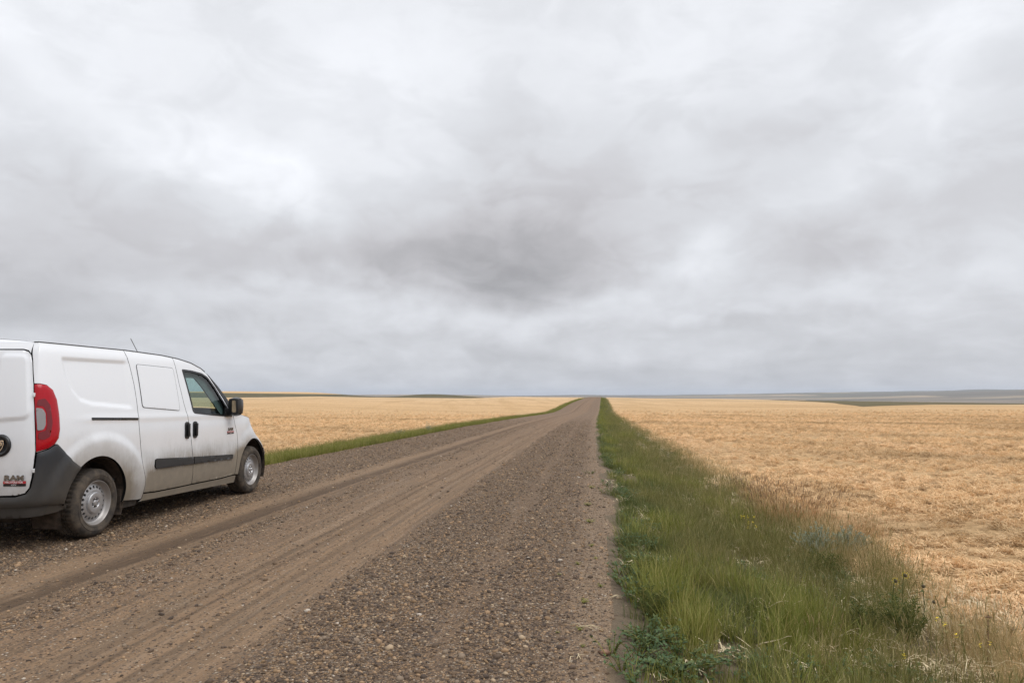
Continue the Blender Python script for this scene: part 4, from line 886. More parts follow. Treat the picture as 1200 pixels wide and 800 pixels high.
def blade(mb, base, h, lean, az, w_, seg=3, mi=0, curl=1.0, z0=0.0):
    ca, sa = math.cos(az), math.sin(az); pa = az + math.pi / 2 + R3.uniform(-.6, .6); wx, wy = math.cos(pa), math.sin(pa); V_ = []
    for i in range(seg + 1):
        t = i / seg; k = lean * t ** (1 + curl); x = base[0] + ca * k; y = base[1] + sa * k; z = z0 + h * (t - .22 * abs(lean) / max(h, .01) * t * t * curl)
        ww = w_ * (1 - t ** 1.6) * .5
        if i < seg: V_ += [(x - wx * ww, y - wy * ww, z), (x + wx * ww, y + wy * ww, z)]
        else: V_.append((x, y, z))
    F_ = [(2 * i, 2 * i + 1, 2 * i + 3, 2 * i + 2) for i in range(seg - 1)] + [(2 * seg - 2, 2 * seg - 1, 2 * seg)]
    mb.add(V_, F_, mi); return V_[-1]
def tuft(n, rad, h0, h1, w_, lean=.5, seg=3, head=0.0, hm=1, mi=0):
    mb = MB()
    for i in range(n):
        a = R3.uniform(0, 6.28); r = rad * math.sqrt(R3.random()); h = R3.uniform(h0, h1); az = a + R3.uniform(-.9, .9)
        t = blade(mb, (r * math.cos(a), r * math.sin(a)), h, h * R3.uniform(.1, lean), az, w_ * R3.uniform(.7, 1.2), seg, mi)
        if R3.random() < head:
            L = R3.uniform(.03, .06); mb.tube([(t[0], t[1], t[2] - .01), (t[0] + .008 * math.cos(az), t[1] + .008 * math.sin(az), t[2] + L * .5), (t[0] + .02 * math.cos(az), t[1] + .02 * math.sin(az), t[2] + L)], [.0010, .0022, .0006], 4, hm, cap=False)
    return mb
def leaf(mb, p, d, n, L, w_, mi=0):
    d = Vector(d).normalized(); s = d.cross(Vector(n)).normalized(); u = s.cross(d); p = Vector(p)
    mb.add([p, p + d * L * .45 + s * w_ * .5 + u * L * .05, p + d * L, p + d * L * .45 - s * w_ * .5 + u * L * .05], [(0, 1, 2), (0, 2, 3)], mi)
def leafy(n, rad, h, L, w_, stems=8, mi=0, ms=1):
    mb = MB()
    for k in range(stems):
        a = R3.uniform(0, 6.28); r = rad * .3 * R3.random(); hh = h * R3.uniform(.5, 1); ex = rad * R3.uniform(.3, 1)
        p0 = Vector((r * math.cos(a), r * math.sin(a), 0)); p1 = p0 + Vector((ex * .5 * math.cos(a), ex * .5 * math.sin(a), hh * .7)); p2 = p0 + Vector((ex * math.cos(a), ex * math.sin(a), hh))
        mb.tube([p0, p1, p2], [.003, .002, .001], 3, ms, cap=False)
        for j in range(n // stems):
            t = R3.uniform(.15, 1); p = p0.lerp(p1, t * 2) if t < .5 else p1.lerp(p2, t * 2 - 1); b_ = R3.uniform(0, 6.28)
            leaf(mb, p, (math.cos(b_), math.sin(b_), R3.uniform(-.2, .7)), (R3.uniform(-.3, .3), R3.uniform(-.3, .3), 1), L * R3.uniform(.6, 1.2), w_ * R3.uniform(.7, 1.2), mi)
    return mb
def strawheap(n, rad, h, L):
    mb = MB()
    for i in range(n):
        a = R3.uniform(0, 6.28); r = rad * R3.random() ** .7; z = h * (1 - (r / rad) ** 2) * R3.uniform(.2, 1.1); p = Vector((r * math.cos(a), r * math.sin(a), z)); az = R3.uniform(0, 6.28); el = R3.uniform(-.35, .75); l = L * R3.uniform(.5, 1.2)
        d1 = Vector((math.cos(az) * math.cos(el), math.sin(az) * math.cos(el), math.sin(el))); az += R3.uniform(-1.2, 1.2); el -= R3.uniform(0, 1.0); d2 = Vector((math.cos(az) * math.cos(el), math.sin(az) * math.cos(el), math.sin(el)))
        s = d1.cross(Vector((0, 0, 1))).normalized() * R3.uniform(.0016, .0034) + Vector((0, 0, .001)); q = p + d1 * l * .5; q2 = q + d2 * l * .5
        mb.add([p - s, p + s, q + s, q - s, q2], [(0, 1, 2, 3), (3, 2, 4)])
    return mb
def stone(k):
    bm = bmesh.new(); bmesh.ops.create_icosphere(bm, subdivisions=1, radius=1)
    q = random.Random(k); sc = (q.uniform(.7, 1.1), q.uniform(.7, 1.1), q.uniform(.45, .7))
    for v in bm.verts: v.co = Vector([c * s * q.uniform(.75, 1.2) for c, s in zip(v.co, sc)])
    mb = MB(); bm.verts.index_update(); mb.add([v.co[:] for v in bm.verts], [[v.index for v in f.verts] for f in bm.faces]); bm.free(); return mb
m_stone, nt, b, out = newmat('gravel_stone'); oi = nt.nodes.new('ShaderNodeObjectInfo'); geo = nt.nodes.new('ShaderNodeNewGeometry')
c = RAMP(nt, oi.outputs['Random'], [(0, (.050, .040, .034)), (.16, (.085, .062, .044)), (.30, (.13, .088, .056)), (.46, (.24, .155, .085)), (.62, (.36, .235, .135)), (.74, (.105, .074, .054)), (.84, (.23, .175, .125)), (.94, (.44, .33, .215)), (.985, (.52, .45, .37))], 'CONSTANT')
c = MIX(nt, M(nt, 'MULTIPLY', NOISE(nt, geo.outputs['Position'], 160, 2, .6), .45), c, (.145, .092, .056)); setp(nt, b, Base_Color=c, Roughness=.85); b.inputs['Specular IOR Level'].default_value = .25

def collection(name, mbs, mats, smooth=False):
    cc = bpy.data.collections.new(name)
    for i, mb in enumerate(mbs):
        o = bpy.data.objects.new(f'{name}_source', mesh(f'{name}_{i}', mb.v, mb.f, mats, smooth, mb.m)); cc.objects.link(o)
    return cc
def scatter(name, cc, pts, scale, mat0, rotx=None, zsq=None, label=None, cat=None):
    n = len(pts); me = bpy.data.meshes.new(name); me.vertices.add(n); me.vertices.foreach_set('co', np.asarray(pts, np.float32).ravel())
    a = me.attributes.new('rot', 'FLOAT_VECTOR', 'POINT'); rot = np.zeros((n, 3), np.float32); rot[:, 2] = rng.uniform(0, 6.283, n)
    if rotx is not None: rot[:, :2] = rotx
    a.data.foreach_set('vector', rot.ravel())
    a = me.attributes.new('scl', 'FLOAT_VECTOR', 'POINT'); s3 = np.repeat(np.asarray(scale, np.float32)[:, None], 3, 1)
    if zsq is not None: s3[:, 2] *= zsq
    a.data.foreach_set('vector', s3.ravel())
    me.attributes.new('idx', 'INT', 'POINT').data.foreach_set('value', rng.integers(0, len(cc.objects), n).astype(np.int32))
    o = link(name, me); me.materials.append(mat0)
    g = bpy.data.node_groups.new(name, 'GeometryNodeTree'); g.interface.new_socket('Geometry', in_out='INPUT', socket_type='NodeSocketGeometry'); g.interface.new_socket('Geometry', in_out='OUTPUT', socket_type='NodeSocketGeometry')
    gi = g.nodes.new('NodeGroupInput'); go = g.nodes.new('NodeGroupOutput'); ci = g.nodes.new('GeometryNodeCollectionInfo'); ci.inputs['Collection'].default_value = cc; ci.inputs['Separate Children'].default_value = True; ci.inputs['Reset Children'].default_value = True
    iop = g.nodes.new('GeometryNodeInstanceOnPoints'); iop.inputs['Pick Instance'].default_value = True
    def na(nm, t): q = g.nodes.new('GeometryNodeInputNamedAttribute'); q.data_type = t; q.inputs['Name'].default_value = nm; return q.outputs[0]
    g.links.new(gi.outputs[0], iop.inputs['Points']); g.links.new(ci.outputs[0], iop.inputs['Instance']); g.links.new(na('idx', 'INT'), iop.inputs['Instance Index'])
    g.links.new(na('rot', 'FLOAT_VECTOR'), iop.inputs['Rotation']); g.links.new(na('scl', 'FLOAT_VECTOR'), iop.inputs['Scale']); g.links.new(iop.outputs[0], go.inputs[0])
    md = o.modifiers.new('scatter', 'NODES'); md.node_group = g
    tag(o, label, cat, kind='stuff'); return o
def in_view(x, y, pad=.13, ymin=2.2):
    ca, sa = math.cos(YAW), math.sin(YAW); xc = x * ca + y * sa; yc = -x * sa + y * ca
    return (yc > .4) & (np.abs(xc) < yc * (600 / 837 + pad) + .6) & (y > ymin)
def sample(n, x0, x1, y0, y1, D, p):
    """points whose density falls with distance beyond D"""
    # choose y by inverse cdf of min(1,(D/y)^p)
    yy = np.linspace(y0, y1, 4000); pdf = np.minimum(1, (D / yy) ** p); cdf = np.cumsum(pdf); cdf /= cdf[-1]
    y = np.interp(rng.random(n), cdf, yy); x = rng.uniform(x0, x1, n); k = in_view(x, y); return x[k], y[k]
# --- gravel stones
gx = [-6.6, -5.9, -4.75, -4.42, -4.25, -3.95, -3.60, -3.47, -3.33, -3.22, -2.75, -1.88, -1.66, -1.45, -1.0, -.91, -.83, -.72, -.35, -.12, .1, .3]
gy = [.9, .75, .8, .7, .06, .03, .06, .65, .6, .12, .10, .06, .75, 1, .95, .2, .2, .95, .8, .25, .2, .1]
stones = collection('stone', [stone(k) for k in range(8)], [m_stone], True)
x, y = sample(360000, -6.5, .35, 2.4, 62, 4.5, 1.25)
wobx = (fbm(x * 0, y * .3, 2, 50) - .5) * .12 + (fbm(x * 4, y * 1.4, 3, 51) - .5) * .45
k = rng.random(len(x)) < np.interp(x + wobx, gx, gy) * (.45 + .9 * fbm(x * 2, y * 1.2, 3, 52)) * (1 - smoothstep(14, 60, y)); x, y = x[k] + sh(y[k]), y[k]
sz = np.clip(rng.lognormal(math.log(.0054), .52, len(x)), .0026, .024) * (1 + .02 * np.maximum(0, y - 5))
z = road_z(x, y) + sz * .12
scatter('gravel', stones, np.stack([x, y, z], 1), sz, m_stone, rotx=rng.uniform(-.5, .5, (len(x), 2)), label='loose brown and grey gravel along the road', cat='gravel')
# --- verge plants
def verge_pts(n, x0, x1, y0, y1, D, p, prob):
    x, y = sample(n, x0, x1, y0, y1, D, p); k = rng.random(len(x)) < prob(x, y); x, y = x[k], y[k]; return x + sh(y), y
def place(name, cc, x, y, s, label, cat, mat0, sink=0, tilt=.12, zsq=None):
    z = H(x, y) - sink; return scatter(name, cc, np.stack([x, y, z], 1), s, mat0, rotx=rng.normal(0, tilt, (len(x), 2)), zsq=zsq, label=label, cat=cat)
def bare(x, y):      # patches of bare soil in the verge
    return 1 - .97 * np.exp(-(((x - .42) / .16) ** 2 + ((y - 6.35) / .35) ** 2)) - .9 * np.exp(-(((x - .98) / .26) ** 2 + ((y - 6.05) / .22) ** 2)) - .6 * np.exp(-(((x - .55) / .2) ** 2 + ((y - 8.6) / .6) ** 2))
green = collection('green_tuft', [tuft(26 + 3 * i, .05 + .01 * i, .05 + .01 * i, .14 + .018 * i, .0040, .75) for i in range(6)], [mf_green])
deep = collection('deep_green_tuft', [tuft(32, .07, .06, .17, .0040, .9) for _ in range(4)], [mf_deep])
olive = collection('olive_tuft', [tuft(26, .08, .09, .30, .0022, .45, 3, .12) for _ in range(6)], [mf_olive, mf_olive])
gold = collection('golden_tuft', [tuft(30, .08, .10, .30, .0022, .6, 3, .12) for _ in range(5)], [mf_gold, mf_gold])
weed = collection('weed_clump', [leafy(70, .10, .09, .026, .014, 9) for _ in range(5)], [mf_leaf, mf_green])
litter = collection('straw_litter', [strawheap(14, .12, .03, .10) for _ in range(4)], [mf_strawp])
straw = collection('straw_heap', [strawheap(34 + 2 * i, .045 + .006 * i, .055, .060) for i in range(8)], [mf_straw])
er_ = lambda y: edge_r(y)
def pg(x, y):
    u = x - er_(y); n_ = fbm(x * 1.6, y * .8, 3, 60)
    return smoothstep(.02, .26, u) * (1 - smoothstep(.85, 1.85, u + (n_ - .5) * 1.5)) * (.04 + .96 * smoothstep(.43, .60, fbm(x * 3.2, y * 2.0, 3, 61))) * bare(x, y) * (1 - .85 * smoothstep(.45, .8, x) * (1 - smoothstep(.44, .52, fbm(x * 1.5 + 3, y * .6, 3, 95))))
x, y = verge_pts(15000, .1, 2.3, 2.6, 280, 7, 1.15, pg); place('green_grass', green, x, y, rng.uniform(.55, 1.2, len(x)) * (.45 + .95 * smoothstep(.32, .64, fbm((x - sh(y)) * 2.2, y * 1.1, 3, 8))) * (1 + .004 * y), 'bright green grass growing thick beside the road', 'grass', mf_green)
pd = lambda x, y: smoothstep(.0, .12, x - er_(y)) * (1 - smoothstep(.6, 1.7, x)) * smoothstep(.48, .62, fbm(x * 1.8 + 7, y * .9, 3, 62)) * bare(x, y)
x, y = verge_pts(17000, .1, 2.3, 2.6, 280, 7, 1.1, pd); place('dark_green_grass', deep, x, y, rng.uniform(.6, 1.2, len(x)) * (1 + .004 * y), 'darker green clumps of grass in the right verge', 'grass', mf_deep)
po = lambda x, y: smoothstep(.35, 1.05, x + (fbm(x * 1.2, y * .6, 3, 63) - .5) * 1.2) * (1 - smoothstep(2.35, 2.75, x + (fbm(x, y * .7, 2, 64) - .5) * .7)) * (.10 + .90 * smoothstep(.36, .62, fbm(x * 2.4, y * 1.4, 3, 65))) * bare(x, y)
x, y = verge_pts(15000, .5, 2.9, 2.6, 280, 7, 1.15, po); place('olive_grass', olive, x, y, rng.uniform(.55, 1.15, len(x)) * (1 + .002 * y), 'olive and straw coloured fine grass sloping down to the field', 'grass', mf_olive)
pgd = lambda x, y: np.clip(np.exp(-((x - 2.45) / .30) ** 2) * (.06 + .8 * smoothstep(.50, .66, fbm(x * .9, y * .5, 3, 66))) + .10 * smoothstep(.5, .62, fbm(x * 1.7, y * .7, 3, 67)) * smoothstep(.8, 1.4, x) * (x < 2.5), 0, 1)
x, y = verge_pts(15000, .7, 3.1, 2.6, 260, 7, 1.1, pgd); place('golden_grass', gold, x, y, rng.uniform(.5, 1.15, len(x)), 'dry golden grass along the edge of the right field', 'grass', mf_gold)
pw = lambda x, y: np.clip(np.exp(-((x - er_(y) - .20) / .14) ** 2) * (.45 + .9 * smoothstep(.38, .55, fbm(x * 1.5, y * .9, 3, 68))) + .35 * smoothstep(.3, .6, x) * smoothstep(.52, .64, fbm(x * 2, y * 1.4, 2, 69)), 0, 1) * bare(x, y)
x, y = verge_pts(15000, -.12, 2.2, 2.6, 200, 7, 1.2, lambda x, y: pw(x, y) * (.12 + .88 * smoothstep(.45, .60, fbm(y * .9, x * .5, 3, 91)) + .4 * (y < 4.3))); place('low_weeds', weed, x, y, rng.uniform(.5, 1.25, len(x)), 'low dark leafy weeds spreading onto the road edge', 'weeds', mf_leaf)
x, y = verge_pts(5000, .25, 2.9, 2.6, 60, 6, 1.3, lambda x, y: .10 + .6 * smoothstep(1.0, 2.2, x)); place('straw_litter', litter, x, y, rng.uniform(.5, 1.3, len(x)), 'pale dead straw lying among the verge grass', 'straw', mf_strawp, sink=-.02)
# left verge
pl_ = lambda x, y: (1 - smoothstep(edge_l(y) - .30, edge_l(y) - .02, x)) * smoothstep(-8.25, -7.8, x + (fbm(x, y * .4, 2, 70) - .5) * .8)
x, y = verge_pts(22000, -8.5, -6.4, 7.5, 270, 14, 1.1, pl_); kk = rng.random(len(x)) < .55 + .25 * (x - sh(y) > -7.1)
place('left_green_grass', green, x[kk], y[kk], rng.uniform(.8, 1.7, kk.sum()) * (1 + .002 * y[kk]), 'green grass strip between the road and the left field', 'grass', mf_green)
place('left_olive_grass', olive, x[~kk], y[~kk], rng.uniform(.6, 1.1, (~kk).sum()), 'dry olive grass mixed into the left verge', 'grass', mf_olive)
x, y = verge_pts(5000, -8.6, -7.3, 8, 200, 16, 1.1, lambda x, y: smoothstep(.4, .6, fbm(x, y * .3, 2, 71)) * .8); place('left_golden_grass', gold, x, y, rng.uniform(.5, .95, len(x)), 'dry golden grass along the edge of the left field', 'grass', mf_gold)
# stubble and cut straw in the fields
def wedge(n, r0, r1, D, p, th0, th1):
    rr_ = np.linspace(r0, r1, 4000); pdf = rr_ * np.minimum(1, (D / rr_) ** p); cdf = np.cumsum(pdf); cdf /= cdf[-1]
    r = np.interp(rng.random(n), cdf, rr_); t = np.radians(rng.uniform(th0, th1, n)); return r * np.sin(t), r * np.cos(t)
x, y = wedge(260000, 3.0, 140, 7, 1.25, 0, 33); xe = x + (fbm(x, y * .8, 3, 72) - .5) * .8
row = (.62 + .38 * smoothstep(.42, .50, fbm((x * .93 + y * .37) * .03, (y * .93 - x * .37) * .30, 3, 93))) * (1 - smoothstep(45, 138, np.hypot(x, y))) * (.25 + .75 * smoothstep(.40, .58, fbm(x * .55 + y * .06, y * .16, 3, 73))) ; cl = smoothstep(.38, .60, fbm(x * 5.0, y * 4.4, 3, 74))
k = (xe - sh(y) > 2.35) & in_view(x, y) & (rng.random(len(x)) < row * (.05 + .95 * cl)); x, y = x[k], y[k]
place('straw_stubble_right', straw, x, y, rng.uniform(.6, 1.5, len(x)) * (1 + .010 * np.hypot(x, y)), 'clumped cut straw covering the right field', 'straw', mf_straw, sink=.005, tilt=.15, zsq=rng.uniform(.6, 1.3, len(x)))
x, y = wedge(70000, 10, 130, 18, 1.3, -44, -6); k = (x + (fbm(x * .8, y * .3, 2, 75) - .5) * .8 < -7.9 + sh(y)) & in_view(x, y) & (rng.random(len(x)) < (1 - smoothstep(30, 128, np.hypot(x, y))) * (.3 + .7 * smoothstep(.35, .6, fbm(x * 1.2, y * 1.2, 3, 76)))); x, y = x[k], y[k]
place('straw_stubble_left', straw, x, y, rng.uniform(.8, 1.6, len(x)) * (1 + .004 * np.hypot(x, y)), 'clumped cut straw covering the left field', 'straw', mf_straw, sink=.005, tilt=.15)

# ================================================================ single plants and small things one can point to
def thing(name, label, cat, x, y, rz=0.0, group=None, z=None):
    o = bpy.data.objects.new(name, None); COL.objects.link(o); o.location = (x, y, float(H(x, y)) if z is None else z); o.rotation_euler = (0, 0, rz); return tag(o, label, cat, group)
def sage(label, x, y, s):
    t = thing('sagebrush', label, 'shrub', x, y, group='grey sagebrushes at the field edge'); fo = MB(); st = MB()
    for i in range(70):
        a = R3.uniform(0, 6.28); el = R3.uniform(.35, 1.5); L = s * R3.uniform(.55, 1); d_ = Vector((math.cos(a) * math.cos(el), math.sin(a) * math.cos(el), math.sin(el))); p = Vector((R3.uniform(-.04, .04), R3.uniform(-.04, .04), 0)); q = p + d_ * L * .6 + Vector((0, 0, .02)); e = p + d_ * L + Vector((0, 0, L * .12))
        st.tube([p, q, e], [.004, .0025, .001], 4, 0, cap=False)
        for j in range(64):
            u = R3.uniform(.25, 1); pp = p.lerp(q, u / .6) if u < .6 else q.lerp(e, (u - .6) / .4); b_ = R3.uniform(0, 6.28); leaf(fo, pp, (math.cos(b_) * .6, math.sin(b_) * .6, R3.uniform(.3, 1.2)), (math.cos(b_ + 1), math.sin(b_ + 1), .5), R3.uniform(.014, .028), .007)
    st.build('stems', [mf_olive], t); fo.build('foliage', [mf_sage], t, smooth=False)
sage('larger grey green sagebrush at the field edge, left of its twin', 2.22, 7.50, .31)
sage('smaller grey green sagebrush nearer the straw, right of its twin', 2.52, 7.55, .27)
def bunch(label, x, y, n, rad, h0, h1, mats, cat='dry grass', name='dry_bush', head=.5, group=None, w_=.003):
    t = thing(name, label, cat, x, y, group=group); mb = tuft(n, rad, h0, h1, w_, .75, 4, head, 1); o = mb.build('stems', mats, t, smooth=False); return t
G = 'dry golden bushes along the field edge'
bunch('tall rusty golden grass bush just above the two sagebrushes', 2.50, 9.40, 900, .46, .22, .52, [mf_rust, mf_brown], group=G)
bunch('small rusty grass bush farther up the field edge than the tall golden one', 2.52, 11.3, 420, .30, .18, .42, [mf_rust, mf_brown], group=G)
bunch('wide loose golden bush reaching into the field beside the sagebrushes', 2.86, 8.5, 500, .36, .14, .34, [mf_rust, mf_gold], group=G)
bunch('low pale golden bush at the bottom right corner of the picture', 2.42, 5.0, 260, .26, .12, .28, [mf_gold, mf_strawp], group=G)
def shrub(label, x, y, s, n=26, mat=None, group=None, name='green_shrub'):
    t = thing(name, label, 'shrub', x, y, group=group); st = MB(); fo = MB()
    for i in range(n):
        a = R3.uniform(0, 6.28); el = R3.uniform(.75, 1.5); L = s * R3.uniform(.5, 1); d_ = Vector((math.cos(a) * math.cos(el), math.sin(a) * math.cos(el), math.sin(el))); p = Vector((R3.uniform(-.05, .05), R3.uniform(-.05, .05), 0)); e = p + d_ * L + Vector((0, 0, L * .1)); st.tube([p, p.lerp(e, .5), e], [.0035, .0025, .001], 4, 0, cap=False)
        for j in range(44):
            u = R3.uniform(.2, 1); b_ = R3.uniform(0, 6.28); leaf(fo, p.lerp(e, u), (math.cos(b_), math.sin(b_), R3.uniform(.2, 1.3)), (math.cos(b_ + 1), math.sin(b_ + 1), .6), R3.uniform(.020, .042), R3.uniform(.004, .008))
    st.build('stems', [mf_green], t); fo.build('foliage', [mat or mf_deep], t, smooth=False); return t
shrub('feathery dark green shrub in front of the drooping sunflower heads', 2.0, 4.95, .30, 44)
shrub('dark green shrub just left of the feathery one with sunflowers', 1.80, 5.10, .24, 36)
shrub('small dark green shrub leaning on the road edge above the leafy patch', .36, 4.55, .20, 26, group='small shrubs by the road edge')
shrub('small dark green shrub beside the road, just above the bare soil patch', .42, 5.55, .19, 22, group='small shrubs by the road edge')
shrub('dark low shrub in the grass below the sagebrushes', 2.05, 6.75, .26, 26)
# leafy ground plant at the bottom edge
t = thing('leafy_plant', 'broad bluish green leafy plant spreading at the bottom of the road edge', 'plant', .44, 3.80); mb = leafy(620, .30, .11, .034, .018, 40); mb.build('leaves', [mf_leaf, mf_green], t, smooth=False)
t = thing('leafy_plant', 'smaller leafy plant reaching onto the dirt beside the brown stone', 'plant', .32, 4.12, group='leafy plants at the road edge'); mb = leafy(260, .17, .08, .028, .015, 22); mb.build('leaves', [mf_leaf, mf_green], t, smooth=False)
# dead sunflower heads
def sunflower(label, x, y, h, droop, yellow):
    t = thing('sunflower', label, 'flower', x, y, R3.uniform(0, 6), group='drooping sunflowers behind the feathery shrub'); st = MB(); st.tube([(0, 0, 0), (.01, .01, h * .6), (.03, .0, h), (.03 + droop, 0, h - .01)], [.004, .003, .0025, .002], 5)
    for q in range(5): leaf(st, (.01, .01, h * (.3 + .12 * q)), (math.cos(q * 2.4), math.sin(q * 2.4), .3), (0, 0, 1), .05, .018)
    st.build('stem', [mf_deep], t, smooth=False); hd_ = MB(); c0_ = Vector((.03 + droop, 0, h - .02)); hd_.lathe([(-.010, .001), (-.008, .009), (0, .012), (.006, .008), (.008, .001)], 10, c=c0_); hd_.build('seed_head', [mf_seed], t)
    if yellow:
        pt = MB()
        for q in range(9): a = q * .7; leaf(pt, c0_ + Vector((0, .014 * math.cos(a), .014 * math.sin(a))), (.2, math.cos(a), math.sin(a)), (1, 0, 0), .013, .006)
        pt.build('petals', [mf_yellow], t, smooth=False)
sunflower('sunflower with yellow petals, left of the four drooping heads', 2.00, 5.15, .34, .02, True)
sunflower('tallest drooping sunflower head, second from the left', 2.08, 5.20, .37, .03, True)
sunflower('dark drooping sunflower head without petals beside the straw', 2.18, 5.15, .35, .03, False)
sunflower('lowest dark sunflower head, right of the feathery shrub', 2.28, 5.10, .27, .02, False)
# tall dry stalks
def stalk(label, x, y, h, mat, n=30, lean=(0, 0)):
    t = thing('dry_stalk', label, 'dry plant', x, y, 0, group='tall stalks at the lower right'); st = MB(); top = Vector((lean[0], lean[1], h)); st.tube([(0, 0, 0), top * .5 + Vector((.006, 0, 0)), top], [.0032, .0026, .0018], 6); st.build('stem', [mat], t)
    hd_ = MB()
    for i in range(n):
        z_ = h * R3.uniform(.45, 1.02); b_ = R3.uniform(0, 6.28); p = top * (z_ / h); leaf(hd_, p, (math.cos(b_) * .5, math.sin(b_) * .5, 1), (math.cos(b_ + 1), math.sin(b_ + 1), 0), R3.uniform(.008, .018), .004)
    hd_.lathe([(-.02, .001), (-.01, .005), (.01, .006), (.022, .002)], 8, c=top); hd_.build('seed_pods', [mat], t, smooth=False)
stalk('tall dark brown seed stalk standing against the pale straw', 2.32, 4.66, .30, mf_brown, 60, (.02, 0))
stalk('greenish stalk just left of the dark brown one', 2.20, 4.66, .24, mf_olive, 60, (-.01, .01))
stalk('short bent brown stalk at the right corner beyond the tall ones', 2.55, 4.90, .16, mf_brown, 30, (.05, 0))
def yflower(label, x, y, h, n, s=.016, grp='yellow wildflowers in the right verge'):
    t = thing('yellow_flower', label, 'flower', x, y, R3.uniform(0, 6), group=grp); st = MB(); pt = MB()
    for i in range(n):
        a = R3.uniform(0, 6.28); hh = h * R3.uniform(.75, 1.05); e = Vector((.07 * math.cos(a), .07 * math.sin(a), hh)); st.tube([(0, 0, 0), e * .6, e], [.002, .0016, .001], 4, cap=False)
        pt = MB()
        for q in range(7):
            b_ = q * .9; leaf(pt, e + Vector((0, 0, R3.uniform(-.02, .01))), (math.cos(b_), math.sin(b_), .4), (0, 0, 1), s, s * .6)
        pt.build('petals', [mf_yellow], t, smooth=False)
        for q in range(4): leaf(st, e * R3.uniform(.2, .8), (R3.uniform(-1, 1), R3.uniform(-1, 1), .5), (0, 0, 1), .03, .006)
    st.build('stems', [mf_olive], t, smooth=False)
yflower('tallest spray of yellow flowers in the grass left of the sagebrushes', 1.60, 7.70, .36, 9)
yflower('yellow flowers left of the greenish stalk', 2.10, 4.62, .26, 3)
yflower('tiny yellow flowers low in the grass at the bottom of the verge', 1.66, 4.35, .16, 3, .012)
yflower('single small yellow flower at the bottom right corner', 2.22, 4.40, .20, 2, .012)
# pale dead branches lying in the grass
def branch(label, x, y, L, rz, k, up=.12):
    t = thing('dead_branch', label, 'branch', x, y, rz, group='pale dead stems fallen in the grass'); mb = MB(); p = [Vector((L * (i / 6 - .5), .05 * math.sin(i * 1.7 + k), up + .03 * math.sin(i * 2.3 + k))) for i in range(7)]
    mb.tube(p, [.0034, .0034, .003, .0028, .0024, .002, .001], 6); mb.build('main_stem', [mf_strawp], t)
    for i in range(1, 6):
        q = MB(); d_ = Vector((.5, (-1) ** i * .8, R3.uniform(-.2, .7))).normalized() * L * R3.uniform(.18, .34); q.tube([p[i], p[i] + d_ * .6 + Vector((.01, 0, .01)), p[i] + d_], [.0020, .0015, .0008], 5); q.build('twig', [mf_strawp], t)
branch('thick pale dead stem lying across the green grass in the middle of the verge', 1.22, 5.12, .34, .1, 0, .12)
branch('long branching dead stem left of the feathery shrub', 1.62, 4.85, .45, -.5, 1, .10)
branch('forked dead stem at the bottom, below the feathery shrub', 1.85, 4.45, .44, -.35, 2, .08)
branch('dead stem lying on the dry grass left of the stalks', 2.15, 4.40, .42, .3, 3, .08)
branch('thin dead stem standing in the grass at the very bottom', 1.02, 4.22, .26, -1.0, 4, .10)
# straw on the road and a brown stone
def straws(label, x, y, L, rz, n):
    t = thing('straw_wisp', label, 'straw', x, y, rz, group='wisps of straw on the road edge', z=float(road_z(x, y)) + .004)
    for i in range(n):
        mb = MB(); a = R3.uniform(-.5, .5); o_ = Vector((R3.uniform(-.04, .04), R3.uniform(-.03, .03), .003)); d_ = Vector((math.cos(a), math.sin(a), .02)) * L * R3.uniform(.5, 1); mb.tube([o_, o_ + d_ * .5 + Vector((0, .01, .012)), o_ + d_], [.0022, .002, .001], 5); mb.build('straw', [mf_strawp], t)
straws('longer wisp of pale straw lying on the dirt at the road edge', -.10, 4.25, .17, -.35, 4)
straws('curled wisp of straw near the bottom of the road edge', -.10, 3.72, .09, 1.3, 3)
straws('small wisp of straw near the dirt patch up the road edge', .10, 4.85, .10, .2, 3)
rk = stone(41); rk.v = [(a * .040, b_ * .026, c_ * .034) for a, b_, c_ in rk.v]; m_rock = simple('brown_rock', (.26, .15, .10), .9, var=.35, scale=30)
r_o = rk.build('rock', [m_rock], None, loc=(.055, 3.86, float(road_z(.055, 3.86)) + .014)); tag(r_o, 'reddish brown stone at the road edge beside the leafy plant', 'rock'); r_o.rotation_euler = (0, .1, -.2)
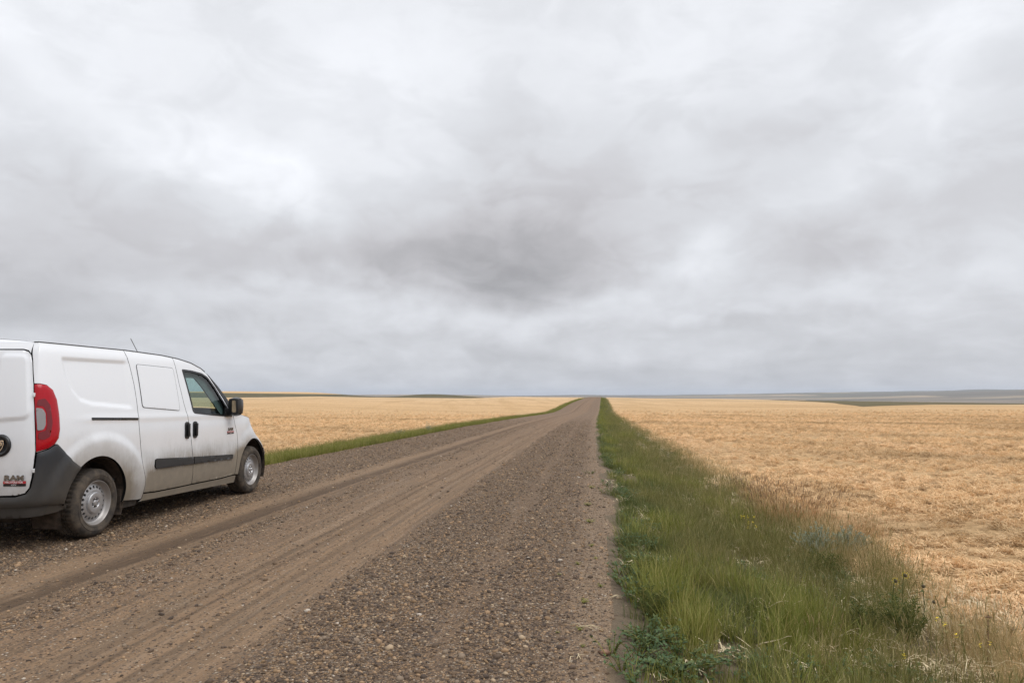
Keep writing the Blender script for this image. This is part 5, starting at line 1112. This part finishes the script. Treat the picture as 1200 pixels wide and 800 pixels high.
# green sprouts growing in the gravel
sp_src = leafy(40, .045, .030, .020, .009, 8)
me_s = mesh('leaves', sp_src.v, sp_src.f, [mf_green, mf_green], False, sp_src.m); first = None
SP = [('flat green sprout in the dirt beside the longer straw wisp', -.065, 4.75, 1.0), ('green sprout below the longer straw wisp', -.07, 4.20, .7), ('small sprout in the gravel left of the longer straw wisp', -.25, 5.45, .5), ('sprout in the gravel two steps up the road edge', -.11, 5.80, .8), ('sprout touching the grass above the straw wisps', .06, 5.15, .8), ('tiny sprout alone in the loose gravel', -.20, 4.15, .4),
      ('wide sprout spreading from the verge onto the gravel', -.02, 7.7, 1.5), ('second wide sprout farther up the road edge', -.05, 8.9, 1.5), ('pair of leaves at the foot of the road edge weeds', -.02, 6.5, .9), ('sprout nearest the brown stone', -.06, 3.93, .5), ('far sprout where the gravel meets the dark grass', .0, 10.6, 1.6), ('low sprout on the packed dirt in line with the bare patch', .03, 6.0, .7)]
for lab, x_, y_, s_ in SP:
    t = thing('weed_sprout', lab, 'weed', x_, y_, R3.uniform(0, 6), group='green sprouts on the road edge', z=float(road_z(x_, y_)) + .002); t.scale = (s_, s_, s_ * .8); link('leaves', me_s, t)
# far shrubs at the left field edge
shrub('grey green bush standing in the left verge across the road', -6.95, 30.2, .50, 26, mf_sage, 'bushes in the left verge', 'roadside_bush'); shrub('lower grey green bush nearer along the left verge', -7.2, 26.4, .42, 22, mf_sage, 'bushes in the left verge', 'roadside_bush')
bunch('brown bush on the left verge far up the road', -7.1, 62, 120, .9, .3, .7, [mf_brown, mf_gold], w_=.012, name='brown_bush'); 

# ================================================================ haze over the plain
mh = bpy.data.materials.new('haze'); mh.use_nodes = True; nt = mh.node_tree; nt.nodes.clear()
pv = N(nt, 'ShaderNodeVolumePrincipled', {'Density': 4.5e-5, 'Color': (.76, .84, .97, 1), 'Anisotropy': 0.0}); nt.links.new(pv.outputs[0], N(nt, 'ShaderNodeOutputMaterial').inputs['Volume'])
zs = np.empty(len(ground.data.vertices) * 3, np.float32); ground.data.vertices.foreach_get('co', zs); zs = zs.reshape(-1, 3)
lo = zs.min(0); hi = zs.max(0); mb = MB(); top = max(float(hi[2]), 3.0) + 3; bot = float(lo[2]) - 1
mb.box(((lo[0] + hi[0]) / 2, (lo[1] + hi[1]) / 2, (top + bot) / 2), (hi[0] - lo[0] + 60, hi[1] - lo[1] + 60, top - bot))
hz = mb.build('haze', [mh], None, smooth=False); tag(hz, kind='stuff')
print('GROUND', lo, hi)
